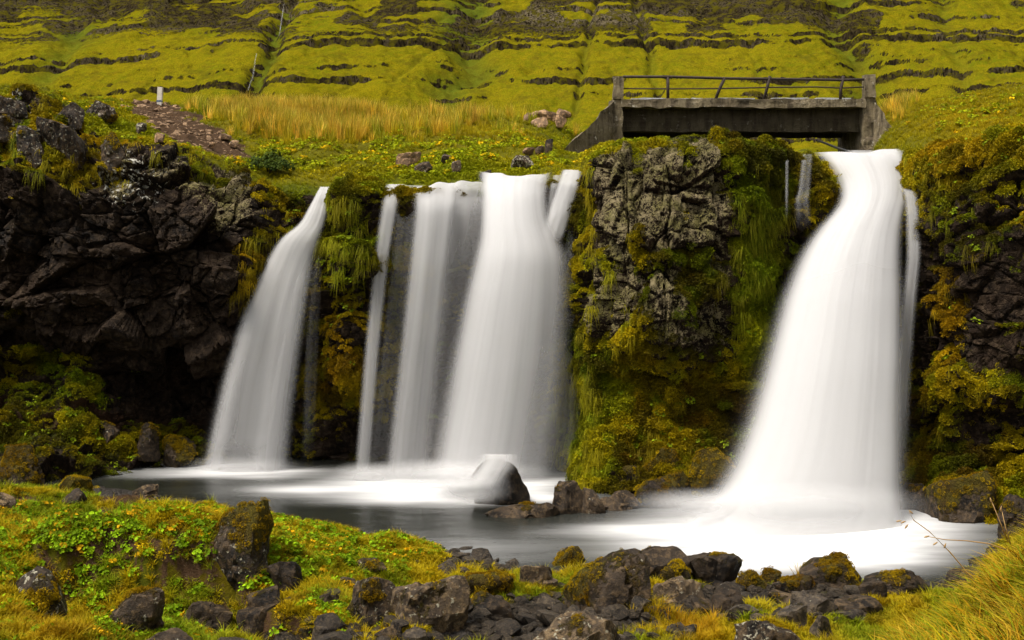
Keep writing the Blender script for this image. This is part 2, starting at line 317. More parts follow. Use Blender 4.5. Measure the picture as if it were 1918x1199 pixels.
# ------------------------------------------------------------------ mountain: stepped green flank with rock bands and gullies
def lerp_cols(px, xs, vals): return np.interp(px, xs, vals)
def build_mountain():
    nc, nr = 820, 380
    px = np.linspace(-420, 2340, nc); d = np.r_[np.linspace(318, 500, nr - 40), np.linspace(501, 600, 40)]
    D, PX = np.meshgrid(d, px, indexing='ij'); D = D.ravel(); PX = PX.ravel()
    X = (PX - CX) / F * D
    base = 14 + 0.60 * (D - 330) - 7 * sstep(-120, -260, X - (D - 400) * 0.6)
    und = fbm(np.c_[X / 60, D / 100, 0 * X], 4, 3) * 7 + fbm(np.c_[(X + D * .35) / 15, D / 60, 0 * X + 5], 4, 9) * 1.9
    z = base + und
    gul = np.zeros_like(X)
    for (pa, pb, wdt, dep, s) in [(462, 540, 3.4, 5.5, 1), (1068, 1112, 1.4, 2.2, 2), (1238, 1200, 1.6, 2.4, 3), (842, 880, 7, 5, 4), (1632, 1570, 6, 4.5, 5),
                                  (690, 900, 1.2, 1.3, 6), (60, 150, 5, 3.5, 7), (610, 850, 1.0, .9, 8), (240, 420, 1.0, .9, 9), (1440, 1380, 1.0, .8, 10), (1820, 1760, 3, 2, 11)]:
        tt = np.clip((D - 385) / 75, -0.8, 2.2); c = ((pa + (pb - pa) * tt) - CX) / F * D + fbm(np.c_[D / 9, 0 * D + s, 0 * D], 3, 40 + s) * wdt * .9
        fade = 1.0 if s in (1, 2, 3) else sstep(.15, .55, vnoise(np.c_[D / 30, 0 * D + s * 3.3, 0 * D], 61))
        gul += dep * np.exp(-((X - c) / wdt) ** 2) * fade
    z = z - gul
    # strata: irregular steps whose edges wander and fade out
    E = z + 0.6 * gul - X * 0.012 + fbm(np.c_[X / 45, D / 90, 0 * X + 8], 3, 21) * 1.5 + fbm(np.c_[X / 7, D / 14, 0 * X + 2], 4, 27) * .8 + 14 * sstep(-70, -190, X) * .6
    edges = np.cumsum(np.random.default_rng(12).choice([2.0, 2.8, 3.4, 4.6, 6.2, 7.6], 48)) - 2
    k = np.clip(np.searchsorted(edges, E) - 1, 0, len(edges) - 2)
    e0 = edges[k]; th = edges[k + 1] - e0; fr = np.clip((E - e0) / th, 0, 1)
    sb = .30 + .75 * _hf(k, 0 * k, 0 * k, 41)                      # some beds are strong, others hardly show
    strong = np.clip(sb * (.10 + .85 * vnoise(np.c_[X / 26 + k * 7.7, 0 * X + k * 3.1, 0 * X], 33) + .55 * vnoise(np.c_[X / 6 + k * 3.7, 0 * X + k * 3.1, 0 * X], 34)), 0, 1)
    up = sstep(70, 88, z)                                         # the upper flank is rockier
    hgt = np.clip((.11 + .30 * strong + .14 * up), 0, .75)
    prof = np.where(fr < .88, fr / .88 * (1 - hgt), (1 - hgt) + hgt * sstep(.88, .98, fr))
    z2 = z + (prof - fr) * th * np.clip(.15 + 1.1 * strong, 0, 1)
    riser = sstep(.86, .89, fr) * np.clip(strong * 1.9 - .15, 0, 1)
    z2 += fbm(np.c_[X / 3.2, D / 4.5, 0 * X], 4, 55) * .62 * (.6 + .5 * riser) + fbm(np.c_[X / 1.3, D / 2.0, 0 * X], 3, 57) * .2 + np.minimum(0, fbm(np.c_[(X - D * .9) / 5, (D + X * .4) / 30, 0 * X], 3, 52) + .15) * .9 + fbm(np.c_[X / .9, D / 1.4, 0 * X], 3, 58) * .22 * riser
    E2 = (E + .9 * fbm(np.c_[X / 12, D / 30, 0 * X + 6], 3, 62)) / 1.9; k2 = np.floor(E2); f2_ = E2 - k2
    st2 = np.clip(1.7 * vnoise(np.c_[X / 16 + k2 * 5.3, k2 * 2.7, 0 * X], 63) - .55, 0, 1)
    z2 = z2 + (np.where(f2_ < .84, f2_ / .84 * .62, .62 + .38 * sstep(.84, .97, f2_)) - f2_) * 1.9 * st2 * .8
    riser2 = sstep(.82, .86, f2_) * st2
    Z = z2.reshape(nr, nc); Xg = X.reshape(nr, nc)
    sl = np.gradient(Z, d, axis=0).ravel(); sx = np.abs(np.gradient(Z, axis=1) / np.gradient(Xg, axis=1)).ravel()
    rock = sstep(1.0, 1.9, sl) * .75 + sstep(.8, 1.6, sx) * .45 + .34 * riser + .30 * riser2
    PY = HY + (CH - z2) / D * F
    band = sstep(62, 84, z2) * sstep(.40, .62, vnoise(np.c_[X / 30, D / 16, 0 * X], 71) + .15 * up)
    rock = np.clip(rock * (.55 + .6 * strong) + .30 * band + .42 * up * sstep(.38, .6, vnoise(np.c_[X / 14, D / 7, 0 * X], 73)) + .45 * blob(PX, PY, 120, 20, 230, 45) + .3 * blob(PX, PY, 1500, 70, 400, 30) * riser, 0, 1.2)
    pale = np.clip(.06 * up + blob(PX, PY, 1090, 30, 130, 16) * 1.5 + blob(PX, PY, 240, 80, 160, 30) * .9 + blob(PX, PY, 580, 25, 70, 22) + blob(PX, PY, 1830, 30, 120, 40) * .5 + .25 * (vnoise(np.c_[X / 9, D / 9, 0 * X], 81) > .55), 0, 1)
    lush = np.clip(gul / 5 * .8 + .8 * blob(PX, PY, 850, 40, 40, 45) + .6 * blob(PX, PY, 130, 60, 60, 25), 0, 1)
    me = mesh_from('mountain', np.c_[X, D, z2], grid_faces(nr, nc), True, dict(rock=rock, pale=pale, lush=lush), M['mountain'])
    o = link('mountain', me); tag(o, 'stepped green mountainside with dark rock bands behind the bridge', kind='structure')
    return X.reshape(nr, nc), D.reshape(nr, nc), Z
MX, MD, MZ = build_mountain()
print('mountain', round(time.time() - T0, 1))

# ------------------------------------------------------------------ cliffs and plateau: one fan-shaped surface, split into pieces
FACE = {  # photo column -> (row, distance) down the face from the brink to the water
 -320: [(160, 30), (250, 28), (450, 27.2), (600, 27.3), (650, 28.2), (760, 27.2), (910, 25.2)],
 0: [(178, 30.2), (225, 28.8), (300, 27.6), (450, 27), (600, 27), (645, 28.2), (760, 27.3), (905, 25.4)],
 90: [(196, 30.2), (240, 28.8), (300, 27.5), (450, 26.9), (600, 27), (645, 28.2), (760, 27.4), (905, 25.5)],
 150: [(228, 30), (290, 28), (350, 27.1), (480, 26.7), (600, 27), (650, 28), (760, 27.4), (900, 25.7)],
 230: [(272, 29), (305, 27.4), (380, 26.7), (500, 26.5), (620, 26.9), (690, 28.3), (800, 27.6), (890, 26.4)],
 350: [(280, 29), (308, 27.3), (380, 26.8), (500, 26.6), (600, 26.9), (655, 27.4), (695, 29.3), (810, 29.2), (888, 27.4)],
 430: [(318, 29), (345, 27.6), (420, 27), (520, 26.9), (610, 27.5), (670, 28.2), (715, 29.3), (830, 29.2), (890, 27.8)],
 500: [(358, 28.8), (380, 27.8), (450, 27.6), (560, 28), (680, 28.8), (760, 29.2), (890, 28.4)],
 560: [(368, 28.8), (400, 28.4), (460, 28.3), (560, 28.6), (700, 28.9), (890, 28.6)],
 610: [(360, 28.4), (385, 28.0), (470, 28.0), (600, 28.1), (750, 28.3), (890, 28.2)],
 638: [(347, 28.2), (362, 27.4), (450, 27.2), (620, 27.2), (700, 27.4), (760, 27.9), (895, 28)],
 700: [(345, 28.2), (362, 27.4), (450, 27.2), (620, 27.3), (700, 27.5), (760, 27.9), (895, 28)],
 740: [(349, 28.2), (366, 27.7), (500, 27.8), (700, 28), (900, 27.9)],
 850: [(347, 28.4), (366, 27.8), (500, 28), (700, 28.1), (905, 27.8)],
 1000: [(334, 28.4), (352, 27.7), (450, 27.7), (470, 27.4), (600, 27.8), (760, 27.8), (905, 27.4)],
 1050: [(326, 28.4), (342, 27.6), (450, 27.5), (475, 27.1), (600, 27.5), (760, 27.4), (910, 26.8)],
 1082: [(322, 28.2), (340, 27.6), (460, 27.4), (600, 27.2), (760, 26.8), (920, 26)],
 1105: [(287, 27.2), (308, 26.4), (450, 26.3), (600, 26), (680, 26.1), (760, 25.7), (930, 24.9)],
 1150: [(278, 26.8), (298, 25.5), (400, 25.2), (560, 24.9), (640, 25), (690, 25.7), (800, 25.4), (950, 24.3)],
 1250: [(268, 26.8), (288, 25.3), (400, 25), (560, 24.6), (655, 24.8), (700, 25.7), (820, 25.2), (955, 24.1)],
 1330: [(263, 26.8), (285, 25.3), (400, 25.1), (560, 24.9), (650, 25.1), (700, 25.7), (820, 25.3), (955, 24)],
 1400: [(275, 27), (298, 25.8), (400, 25.5), (560, 25.4), (700, 25.6), (820, 25.4), (955, 24.1)],
 1460: [(284, 27.4), (304, 26.4), (420, 26), (560, 26), (800, 26), (960, 24.8)],
 1520: [(290, 27.8), (308, 27), (360, 26.7), (430, 26.5), (560, 26.6), (800, 26.6), (970, 25.4)],
 1585: [(297, 28.2), (335, 27.6), (400, 27.2), (560, 27.2), (980, 26)],
 1660: [(297, 28.2), (335, 27.5), (400, 27.1), (560, 27.1), (980, 25.8)],
 1695: [(292, 28), (330, 27.2), (372, 26.5), (560, 26.3), (800, 26.2), (990, 25)],
 1715: [(288, 27.4), (320, 26.4), (450, 25.6), (650, 25.3), (800, 25.3), (1000, 23.8)],
 1780: [(274, 26.6), (300, 25.2), (450, 24.3), (650, 23.9), (760, 24.1), (850, 24.4), (1005, 22.4)],
 1850: [(262, 26), (285, 24.6), (450, 23.7), (650, 23.3), (770, 23.8), (850, 24.1), (1010, 21.9)],
 1918: [(250, 25.5), (275, 24), (450, 23.1), (650, 22.8), (780, 23.4), (860, 23.4), (1020, 21.2)],
 2240: [(200, 25), (230, 23), (450, 22), (650, 21.6), (800, 22), (1030, 19.6)]}
BACK = {  # the same columns, from the brink back over the plateau
 -320: [(160, 30), (156, 33), (158, 37), (165, 42)],
 0: [(178, 30.2), (174, 33), (172, 36), (176, 41)],
 90: [(196, 30.2), (188, 33), (182, 37), (182, 42)],
 150: [(228, 30), (206, 33), (190, 37), (186, 42)],
 230: [(272, 29), (240, 32), (200, 39), (190, 45)],
 350: [(280, 29), (250, 32), (215, 38), (193, 45)],
 430: [(318, 29), (285, 31.5), (230, 37.5), (197, 44)],
 500: [(358, 28.8), (320, 30.5), (250, 36), (202, 42.5)],
 560: [(368, 28.8), (330, 30.6), (265, 34.6), (207, 42)],
 610: [(360, 28.4), (328, 30.2), (270, 34.4), (207, 42)],
 638: [(347, 28.2), (325, 30), (270, 34.5), (207, 42)],
 700: [(345, 28.2), (327, 30), (275, 34), (210, 42)],
 740: [(349, 28.2), (330, 30), (280, 33.5), (212, 42)],
 850: [(347, 28.4), (322, 30.4), (270, 34), (216, 41)],
 1000: [(334, 28.4), (312, 30.4), (265, 35), (222, 41)],
 1050: [(326, 28.4), (308, 30.6), (284, 35), (224, 41)],
 1082: [(322, 28.2), (310, 31), (302, 35), (240, 41)],
 1105: [(287, 27.2), (296, 31), (308, 36), (262, 42)],
 1150: [(278, 26.8), (288, 30), (318, 36), (300, 42)],
 1250: [(268, 26.8), (285, 29), (325, 36), (345, 45)],
 1330: [(263, 26.8), (285, 29), (330, 36), (345, 45)],
 1400: [(275, 27), (290, 29), (330, 36), (345, 45)],
 1460: [(284, 27.4), (296, 30), (330, 36), (345, 45)],
 1520: [(290, 27.8), (300, 31), (330, 36), (345, 45)],
 1585: [(297, 28.2), (306, 31), (330, 36), (345, 45)],
 1635: [(297, 28.2), (300, 31), (300, 36), (300, 44)],
 1660: [(297, 28.2), (286, 31), (255, 36), (215, 43)],
 1695: [(292, 28), (266, 31), (228, 36), (196, 44)],
 1715: [(288, 27.4), (258, 31), (218, 36), (192, 44)],
 1780: [(274, 26.6), (232, 31), (200, 36), (188, 42)],
 1850: [(262, 26), (214, 31), (184, 36), (176, 42)],
 1918: [(250, 25.5), (198, 31), (172, 35), (168, 40)],
 2240: [(200, 25), (150, 30), (130, 36), (125, 42)]}
def smooth1(a, sig, axis):
    r = int(sig * 3) + 1; k = np.exp(-.5 * (np.arange(-r, r + 1) / sig) ** 2); k /= k.sum()
    pad = [(0, 0)] * a.ndim; pad[axis] = (r, r); b = np.pad(a, pad, 'edge')
    return np.apply_along_axis(lambda v: np.convolve(v, k, 'valid'), axis, b)
NC = 1000
PXG = np.linspace(-300, 2220, NC)
def expand(tab, n, tcurve, sig):
    xs = sorted(tab); T = np.linspace(0, 1, 96); py = []; dd = []
    for x in xs:
        a = np.array(tab[x], float); seg = np.hypot(np.diff(a[:, 0]) / 88, np.diff(a[:, 1])); s = np.r_[0, np.cumsum(seg)]; s /= s[-1]
        py.append(np.interp(T, s, a[:, 0])); dd.append(np.interp(T, s, a[:, 1]))
    py = np.array(py); dd = np.array(dd)
    py = smooth1(py, 1.5, 1) * .999 + .001 * py; dd = smooth1(dd, 1.5, 1)
    for i, x in enumerate(xs):                                     # keep the end points exact
        py[i, 0], py[i, -1] = tab[x][0][0], tab[x][-1][0]; dd[i, 0], dd[i, -1] = tab[x][0][1], tab[x][-1][1]
    py = np.array([np.interp(PXG, xs, py[:, j]) for j in range(96)]).T; dd = np.array([np.interp(PXG, xs, dd[:, j]) for j in range(96)]).T
    py = smooth1(py, sig, 0); dd = smooth1(dd, sig, 0)
    return np.array([np.interp(tcurve, T, r) for r in py]).T, np.array([np.interp(tcurve, T, r) for r in dd]).T   # rows x cols
NF, NB, NV = 400, 150, 40
fpy, fd = expand(FACE, NF, np.linspace(1, 0, NF), 4)               # water up to the brink
bpy_, bd = expand(BACK, NB, np.linspace(0, 1, NB) ** 1.25, 4)
lip_d = .5 * (fd[-1] + bd[0]); lip_py = .5 * (fpy[-1] + bpy_[0])
fd[-1] = lip_d; fpy[-1] = lip_py
zz_f = CH - (fpy - HY) / F * fd; zz_b = CH - (bpy_ - HY) / F * bd
# beyond the crest: down into the valley and on to the mountain's foot
tv = np.linspace(0, 1, NV + 1)[1:] ** 1.6
vd = bd[-1][None] + tv[:, None] * (345 - bd[-1][None])
zc = zz_b[-1][None]
vz = np.where(vd < 70, zc + (8.2 - zc) * sstep(0, 1, (vd - bd[-1][None]) / (70 - bd[-1][None])), 8.2 + 11 * sstep(70, 345, vd))
Dg = np.r_[fd, bd[1:], vd]; Zg = np.r_[zz_f, zz_b[1:], vz]; Xg = (PXG[None] - CX) / F * Dg
NR = len(Dg)
Pg = np.stack([Xg, Dg, Zg], 2)
du = np.gradient(Pg, axis=1); dv = np.gradient(Pg, axis=0)
Ng = np.cross(du, dv); Ng /= np.linalg.norm(Ng, axis=2, keepdims=True) + 1e-9
Ng = smooth1(smooth1(Ng, 3, 0), 3, 1); Ng /= np.linalg.norm(Ng, axis=2, keepdims=True) + 1e-9
co = Pg.reshape(-1, 3); nr_ = Ng.reshape(-1, 3)
PX0 = np.broadcast_to(PXG[None], (NR, NC)).ravel(); PY0 = HY + (CH - co[:, 2]) / co[:, 1] * F
rowi = np.broadcast_to(np.arange(NR)[:, None], (NR, NC)).ravel()
face = 1 - sstep(NF - 22, NF + 6, rowi)                            # 1 on the face, 0 on the plateau
far = sstep(NF + NB - 20, NF + NB + 10, rowi)
B = lambda *a: blob(PX0, PY0, *a)
n_big = fbm(co / 1.7, 4, 5); n_med = fbm(co / .5, 4, 6)
# moss cover
moss = (.10 + .24 * sstep(430, 520, PX0) + .10 * sstep(1060, 1100, PX0) - .10 * sstep(1090, 1120, PX0) * sstep(1370, 1330, PX0) * sstep(690, 620, PY0)
        + .22 * sstep(640, 720, PY0) * sstep(1060, 1110, PX0) + .35 * sstep(1360, 1400, PX0) * sstep(1480, 1440, PX0)
        + .35 * B(660, 520, 60, 240) + .35 * B(480, 470, 50, 80) + .45 * B(440, 510, 26, 70) + .5 * B(650, 720, 60, 60) + .55 * B(1090, 800, 50, 170)
        + .75 * B(1405, 640, 28, 60) + .5 * B(1420, 480, 40, 150) + .55 * B(1240, 800, 130, 140) + .5 * B(1250, 480, 90, 26) + .5 * B(1315, 520, 30, 40) + .5 * B(1195, 400, 16, 140) + .45 * B(1290, 380, 16, 120) + .4 * B(1120, 480, 20, 120)
        + .35 * B(1180, 640, 60, 40) + .5 * B(1550, 350, 40, 60) + .3 * B(1760, 330, 60, 60) + .6 * B(1770, 620, 28, 80) + .25 * B(1720, 830, 60, 130)
        + .5 * B(1900, 740, 40, 60) + .25 * B(1800, 900, 100, 80) + .3 * B(205, 510, 40, 20) + .4 * B(30, 250, 100, 40) + .45 * B(150, 320, 80, 30)
        + .75 * B(100, 665, 90, 22) * sstep(380, 300, PX0) + .45 * B(230, 825, 190, 35) + .3 * B(60, 740, 50, 25) + .28 * B(180, 745, 60, 25) + .35 * B(20, 590, 25, 20))
moss = moss + .34 * n_big + .26 * n_med
moss -= .45 * B(300, 480, 160, 120) + .6 * B(400, 760, 120, 55) + .5 * B(120, 500, 110, 90) + .25 * B(1250, 400, 130, 110) + .35 * B(860, 830, 200, 80) - .30 * B(745, 520, 40, 130) + .42 * B(1190, 905, 150, 50) + .3 * B(1700, 480, 30, 60)
topm = sstep(.25, .8, nr_[:, 2]) * face
moss -= .42 * sstep(1700, 1740, PX0) * sstep(320, 420, PY0) + .02 * sstep(1095, 1120, PX0) * sstep(1390, 1350, PX0) * sstep(690, 640, PY0) + .15 * sstep(520, 430, PX0) * sstep(420, 360, PY0) * sstep(240, 300, PY0)
moss = np.clip(moss + topm * np.where(PX0 < 560, .30, np.where((PX0 > 1100) & (PX0 < 1500), .12, .45)), 0, 1.2)
dirt = np.clip(.9 * B(130, 790, 130, 40) + .6 * B(40, 760, 80, 60) + .8 * B(330, 800, 60, 40) - .3 * (n_big > .2), 0, 1) * face * sstep(640, 680, PY0) * sstep(470, 420, PX0)
lichen = np.clip(.72 * sstep(1090, 1125, PX0) * sstep(1400, 1350, PX0) * sstep(700, 620, PY0) + .75 * B(430, 380, 70, 60) + .7 * B(215, 330, 30, 60) + .65 * B(330, 330, 120, 40)
                 + .55 * B(900 + 800, 400, 20, 30) + .45 * B(1850, 430, 90, 160) + .7 * B(60, 250, 120, 50) + .35 * B(420, 520, 50, 90) + .25 * B(1230, 800, 120, 100) + .22, 0, 1)
white = np.clip(.75 * B(230, 360, 70, 50) + .6 * B(110, 270, 60, 40) + .8 * B(30, 200, 50, 30) + .5 * B(260, 320, 150, 40) + .6 * B(1830, 300, 40, 25) + .3 * B(430, 370, 60, 40), 0, 1)
wet = np.clip(.75 * sstep(600, 520, PX0) * sstep(350, 450, PY0) + .9 * B(870, 600, 160, 400) + .8 * B(560, 700, 80, 250) + .8 * B(1600, 650, 130, 400) + .4 * sstep(820, 920, PY0), 0, 1)
# displacement of the face
wp = co + .07 * np.stack([fbm(co / .9 + k * 31, 3, 90 + k) for k in range(3)], 1)
colm = sstep(1085, 1120, PX0) * sstep(1400, 1340, PX0) * sstep(700, 600, PY0)
leftc = sstep(520, 440, PX0)
s1 = np.array((1 / 1.5, 1 / 1.5, 1 / 1.05)); s2 = np.array((1 / .62, 1 / .62, 1 / .5)); s3 = np.array((1 / .26, 1 / .26, 1 / .22)); sc_ = np.array((1 / .95, 1 / .95, 1 / 2.3))
b1 = blocks(wp * s1, 100, 1.15, .16, .05); b2 = blocks(wp * s2, 200, 1.2, .30, .07); b3 = blocks(wp * s3, 300, 1.1, .35, .12); bc = blocks(wp * sc_, 400, .7, .25, .06); bc2 = blocks(wp * np.array((1 / .42, 1 / .42, 1 / 1.0)), 420, 1.0, .3, .08); bc3 = blocks(wp * np.array((1 / .17, 1 / .17, 1 / .36)), 440, 1.0, .35, .12)
calm = 1 - .75 * (blob(PX0, PY0, 900, 345, 190, 18) + blob(PX0, PY0, 1620, 300, 70, 25)); calm = np.clip(calm, .15, 1)
msm = sstep(.35, .7, moss)
rock_d = (b1 * (.46 + .34 * leftc) * (1 - .7 * colm) + (bc * .46 + bc2 * .20 + bc3 * .06) * colm + b2 * (.20 + .08 * leftc) * (1 - colm) + b3 * (.075 + .02 * leftc) * (1 - .8 * colm)) * (1 - .45 * msm) \
         + n_med * .05 + n_big * .14
cush = np.abs(fbm(co / .30, 3, 15)); f1m, f2m, rm_, _, _ = worley(co / .21, 77)
mosd = (.11 * (1 - np.clip(f1m * 1.3, 0, 1) ** 2) + .12 * rm_ - .08 * cush + .12 * fbm(co / .7, 3, 16)) * msm
disp_face = (rock_d + mosd) * calm
# plateau relief: tussocks and little steps
tus = .16 * fbm(co / np.array((1.3, 1.3, 9)), 4, 44) + .08 * fbm(co / np.array((.45, .45, 9)), 3, 45) + .10 * b1 * B(140, 240, 160, 60)
disp_back = tus * (1 - far) + .6 * far * fbm(co / 18, 3, 48)
disp = disp_face * face + disp_back * (1 - face)
lipw = np.exp(-((rowi - NF) / 26.0) ** 2) * np.clip(sstep(700, 725, PX0) * sstep(1095, 1080, PX0) + sstep(1515, 1540, PX0) * sstep(1712, 1696, PX0) + blob(PX0, PX0 * 0, 606, 0, 22, 1), 0, 1)
disp = disp * (1 - .8 * lipw) - .16 * lipw
outcrop = B(70, 235, 110, 60); disp += outcrop * (.3 * b2 + .12 * b3) * (1 - face)
co = co + nr_ * disp[:, None]
co = np.ascontiguousarray(co)
Pn = co.reshape(NR, NC, 3); nn = np.cross(np.gradient(Pn, axis=1), np.gradient(Pn, axis=0)); nn /= np.linalg.norm(nn, axis=2, keepdims=True) + 1e-9
cn = nn.reshape(-1, 3)
moss = np.clip(moss + .40 * (sstep(.15, .75, cn[:, 2]) - .15) * (1 - .6 * leftc * sstep(350, 420, PY0)) * (1 - .65 * colm) - .35 * sstep(-.1, -.6, cn[:, 2]), 0, 1.2)
lichen = lichen * (1 - .3 * sstep(0, -.5, cn[:, 2]))
# tints: olive, yellow, rust, fresh green
def tint_field(c, px, py, back):
    h1 = vnoise(c / .8 + 3, 120); h2 = vnoise(c / .33, 121); n = len(px)
    olive = np.array((.032, .030, .002)); yel = np.array((.130, .112, .004)); rust = np.array((.080, .044, .003)); fresh = np.array((.060, .092, .005)); gold = np.array((.200, .125, .007)); lime = np.array((.135, .160, .009))
    t = olive[None] + (yel - olive)[None] * sstep(.35, .65, h1)[:, None]
    b = lambda *a: blob(px, py, *a)
    wr = np.clip(sstep(.66, .84, h2) * .35 + .2 * b(1240, 820, 130, 120) + .30 * b(1800, 850, 130, 120) + .5 * b(640, 680, 60, 90) + .4 * b(1770, 620, 40, 90), 0, .9) * (1 - back)
    t = t + (rust - t) * wr[:, None]
    wf = np.clip(sstep(.6, .8, 1 - h2) * .5 + .9 * b(1420, 500, 50, 150) + .7 * b(660, 480, 40, 130) + .6 * b(1090, 800, 50, 120) + .5 * b(200, 740, 200, 90) + .5 * b(1500, 950, 100, 40), 0, .85)
    t = t + (fresh - t) * wf[:, None]
    wl = np.clip(.95 * b(1405, 640, 26, 55) + .6 * b(1240, 300, 100, 20) + .5 * b(630, 430, 14, 70) + .5 * b(1130, 540, 30, 60), 0, .9); t = t + (lime - t) * wl[:, None]
    wtop = np.clip(sstep(560, 480, px) * sstep(350, 300, py) * .8 + 1.0 * b(1810, 290, 150, 60), 0, .9); t = t + (np.where((h2 > .5)[:, None], np.array((.070, .100, .006)), np.array((.150, .125, .006))) - t) * wtop[:, None]
    wy = np.clip(.7 * b(1770, 600, 24, 70) + .6 * b(650, 620, 40, 60) + .7 * b(440, 480, 30, 60) + .5 * b(1790, 300, 80, 40) + .5 * b(200, 300, 120, 30), 0, .9); t = t + (gold - t) * wy[:, None]
    return t
tint = tint_field(co, PX0, PY0, 1 - face)
# plateau colours and soil
PX1, PY1 = proj(co[:, 0], co[:, 1], co[:, 2])
ggold = np.array((.215, .165, .010)); ggreen = np.array((.085, .112, .006)); glime = np.array((.175, .160, .007))
hb = vnoise(co / np.array((1.6, 1.6, 9)), 140); pb = glime[None] * (1 - hb)[:, None] + ggreen[None] * hb[:, None]
wg = np.clip(.9 * blob(PX1, PY1, 620, 225, 170, 45) + .6 * blob(PX1, PY1, 880, 235, 110, 30) + .75 * blob(PX1, PY1, 1820, 225, 170, 60), 0, .9)[:, None]; pb = pb + (ggold - pb) * wg
tint = tint * face[:, None] + pb * (1 - face)[:, None]
PX1n = PX1 + 26 * fbm(co / 1.1, 3, 152) ; pathx = np.interp(PY1, [185, 200, 230, 255, 275, 295], [270, 290, 330, 365, 410, 440]); pw = np.interp(PY1, [185, 200, 230, 255, 275, 295], [70, 55, 75, 90, 80, 40])
bdirt = np.clip(1.15 * (1 - np.abs(PX1n - pathx) / pw) , 0, 1) * (PY1 > 183) * (PY1 < 298) * (1 - face) * (1 - far)
bdirt = np.clip(np.minimum(1, bdirt * 1.6) + .8 * blob(PX1, PY1, 770, 215, 14, 22) + .35 * (fbm(co / 1.1, 3, 150) > .5) * (PY1 > 270) * (1 - face), 0, 1)
dirtall = np.where(rowi < NF, dirt, bdirt * .95)
fq = grid_faces(NR, NC); frow = np.arange(NR - 1).repeat(NC - 1); fcol = np.tile(np.arange(NC - 1), NR - 1); fpx = PXG[fcol]
A = dict(moss=moss, lichen=lichen, white=white, wet=wet, dirt=dirtall, tint=tint, gravel=np.zeros(len(co), np.float32))
for lo, hi, lab in [(-1e9, 585, 'dark overhanging cliff with white lichen left of the narrow waterfall'),
                    (585, 1092, 'mossy rock wall behind the wide middle waterfall'),
                    (1092, 1540, 'pale lichened bluff between the middle and the tall waterfall'),
                    (1540, 1e9, 'dark mossy cliff behind and beside the tall waterfall')]:
    m = (frow < NF + 2) & (fpx >= lo) & (fpx < hi)
    o = link('cliff', sub_mesh('cliff', co, fq[m], A, M['cliff'])); o.data.set_sharp_from_angle(angle=math.radians(38)); tag(o, lab, kind='structure')
m = frow >= NF + 2
o = link('plateau', sub_mesh('plateau', co, fq[m], {k: A[k] for k in ('dirt', 'gravel', 'tint')}, M['turf'])); tag(o, 'grassy plateau above the falls with a worn earth path', kind='structure')
print('cliff', round(time.time() - T0, 1))

# ------------------------------------------------------------------ foreshore: bank, pool bed and the near grassy slope
GC = []
def gp(px, py, z): d = (CH - z) * F / (py - HY); GC.append(((px - CX) / F * d, d, z))
def gd(px, d, z): GC.append(((px - CX) / F * d, d, z))
for a in [(-250, 895, .05), (75, 905, 0), (160, 912, 0), (270, 925, .02), (370, 940, .02), (460, 960, .05), (590, 980, .06), (720, 1003, .04), (830, 1035, .0), (950, 1060, -.02), (1080, 1062, 0),
          (1200, 1062, 0), (1300, 1085, -.02), (1420, 1088, -.03), (1550, 1085, -.02), (1700, 1085, 0), (1820, 1075, .05), (1900, 1050, .1),
          (400, 885, -.55), (700, 930, -.6), (1000, 1000, -.6), (1300, 1005, -.6), (1600, 1030, -.5), (900, 905, -.6), (200, 880, -.4), (1500, 960, -.6), (0, 870, .1), (-200, 860, .2),
          (0, 935, .42), (90, 930, .28), (150, 940, .3), (215, 938, .62), (290, 945, .50), (340, 955, .45), (100, 985, .72), (250, 985, .85), (380, 990, .72), (0, 1025, .95), (120, 1020, .98), (260, 1025, 1.0), (400, 1040, .88),
          (120, 1075, .62), (280, 1082, .66), (420, 1100, .50), (30, 1100, .75),
          (100, 1150, .62), (300, 1150, .52), (200, 1199, .66), (0, 1199, .80), (400, 1190, .48), (560, 1010, .38), (680, 1035, .34), (620, 1080, .42), (560, 1120, .34), (760, 1060, .26), (840, 1075, .16),
          (700, 1150, .30), (560, 1199, .36), (820, 1130, .18), (900, 1110, .16), (900, 1170, .20), (1000, 1090, .26), (1000, 1150, .15), (1060, 1199, .24), (1200, 1130, .10), (1220, 1190, .24), (1350, 1110, .08), (1400, 1150, .14), (1400, 1199, .30),
          (1500, 1110, .14), (1560, 1150, .28), (1650, 1110, .22)]: gp(*a)
for a in [(1918, 9.2, 2.55), (1860, 9.3, 2.30), (1800, 9.5, 2.02), (1700, 9.9, 1.62), (1620, 10.4, 1.22), (1530, 11, .85), (1918, 7.6, 2.50), (1750, 8.4, 1.95), (1500, 10.2, .9), (1400, 10.4, .7), (2100, 9, 3.0), (2300, 10, 3.6),
          (1950, 11, 1.7), (1850, 12.5, .75), (1750, 13, .5), (1950, 14, .7), (2200, 14, 1.4), (2150, 18, .6), (2000, 20, .3),
          (959, 0, 3.3), (400, 6, 1.8), (959, 6, 1.7), (1500, 6, 2.2), (0, 9, 1.1), (500, 9.5, .75), (959, 9.5, .65), (1300, 9.5, .8), (-300, 10, 1.2), (-300, 16, 1.0), (-300, 20, .7)]: gd(*a)
for xx, yy, zz in [(-6, 0, 3.2), (6, 0, 3.4), (-9, 5, 2.2), (9, 4, 3.6), (-10, 30, -.4), (0, 30, -.6), (10, 28, -.6)]: GC.append((xx, yy, zz))
GC = np.array(GC)
def _tps(r2): return np.where(r2 > 1e-12, .5 * r2 * np.log(np.maximum(r2, 1e-12)), 0)
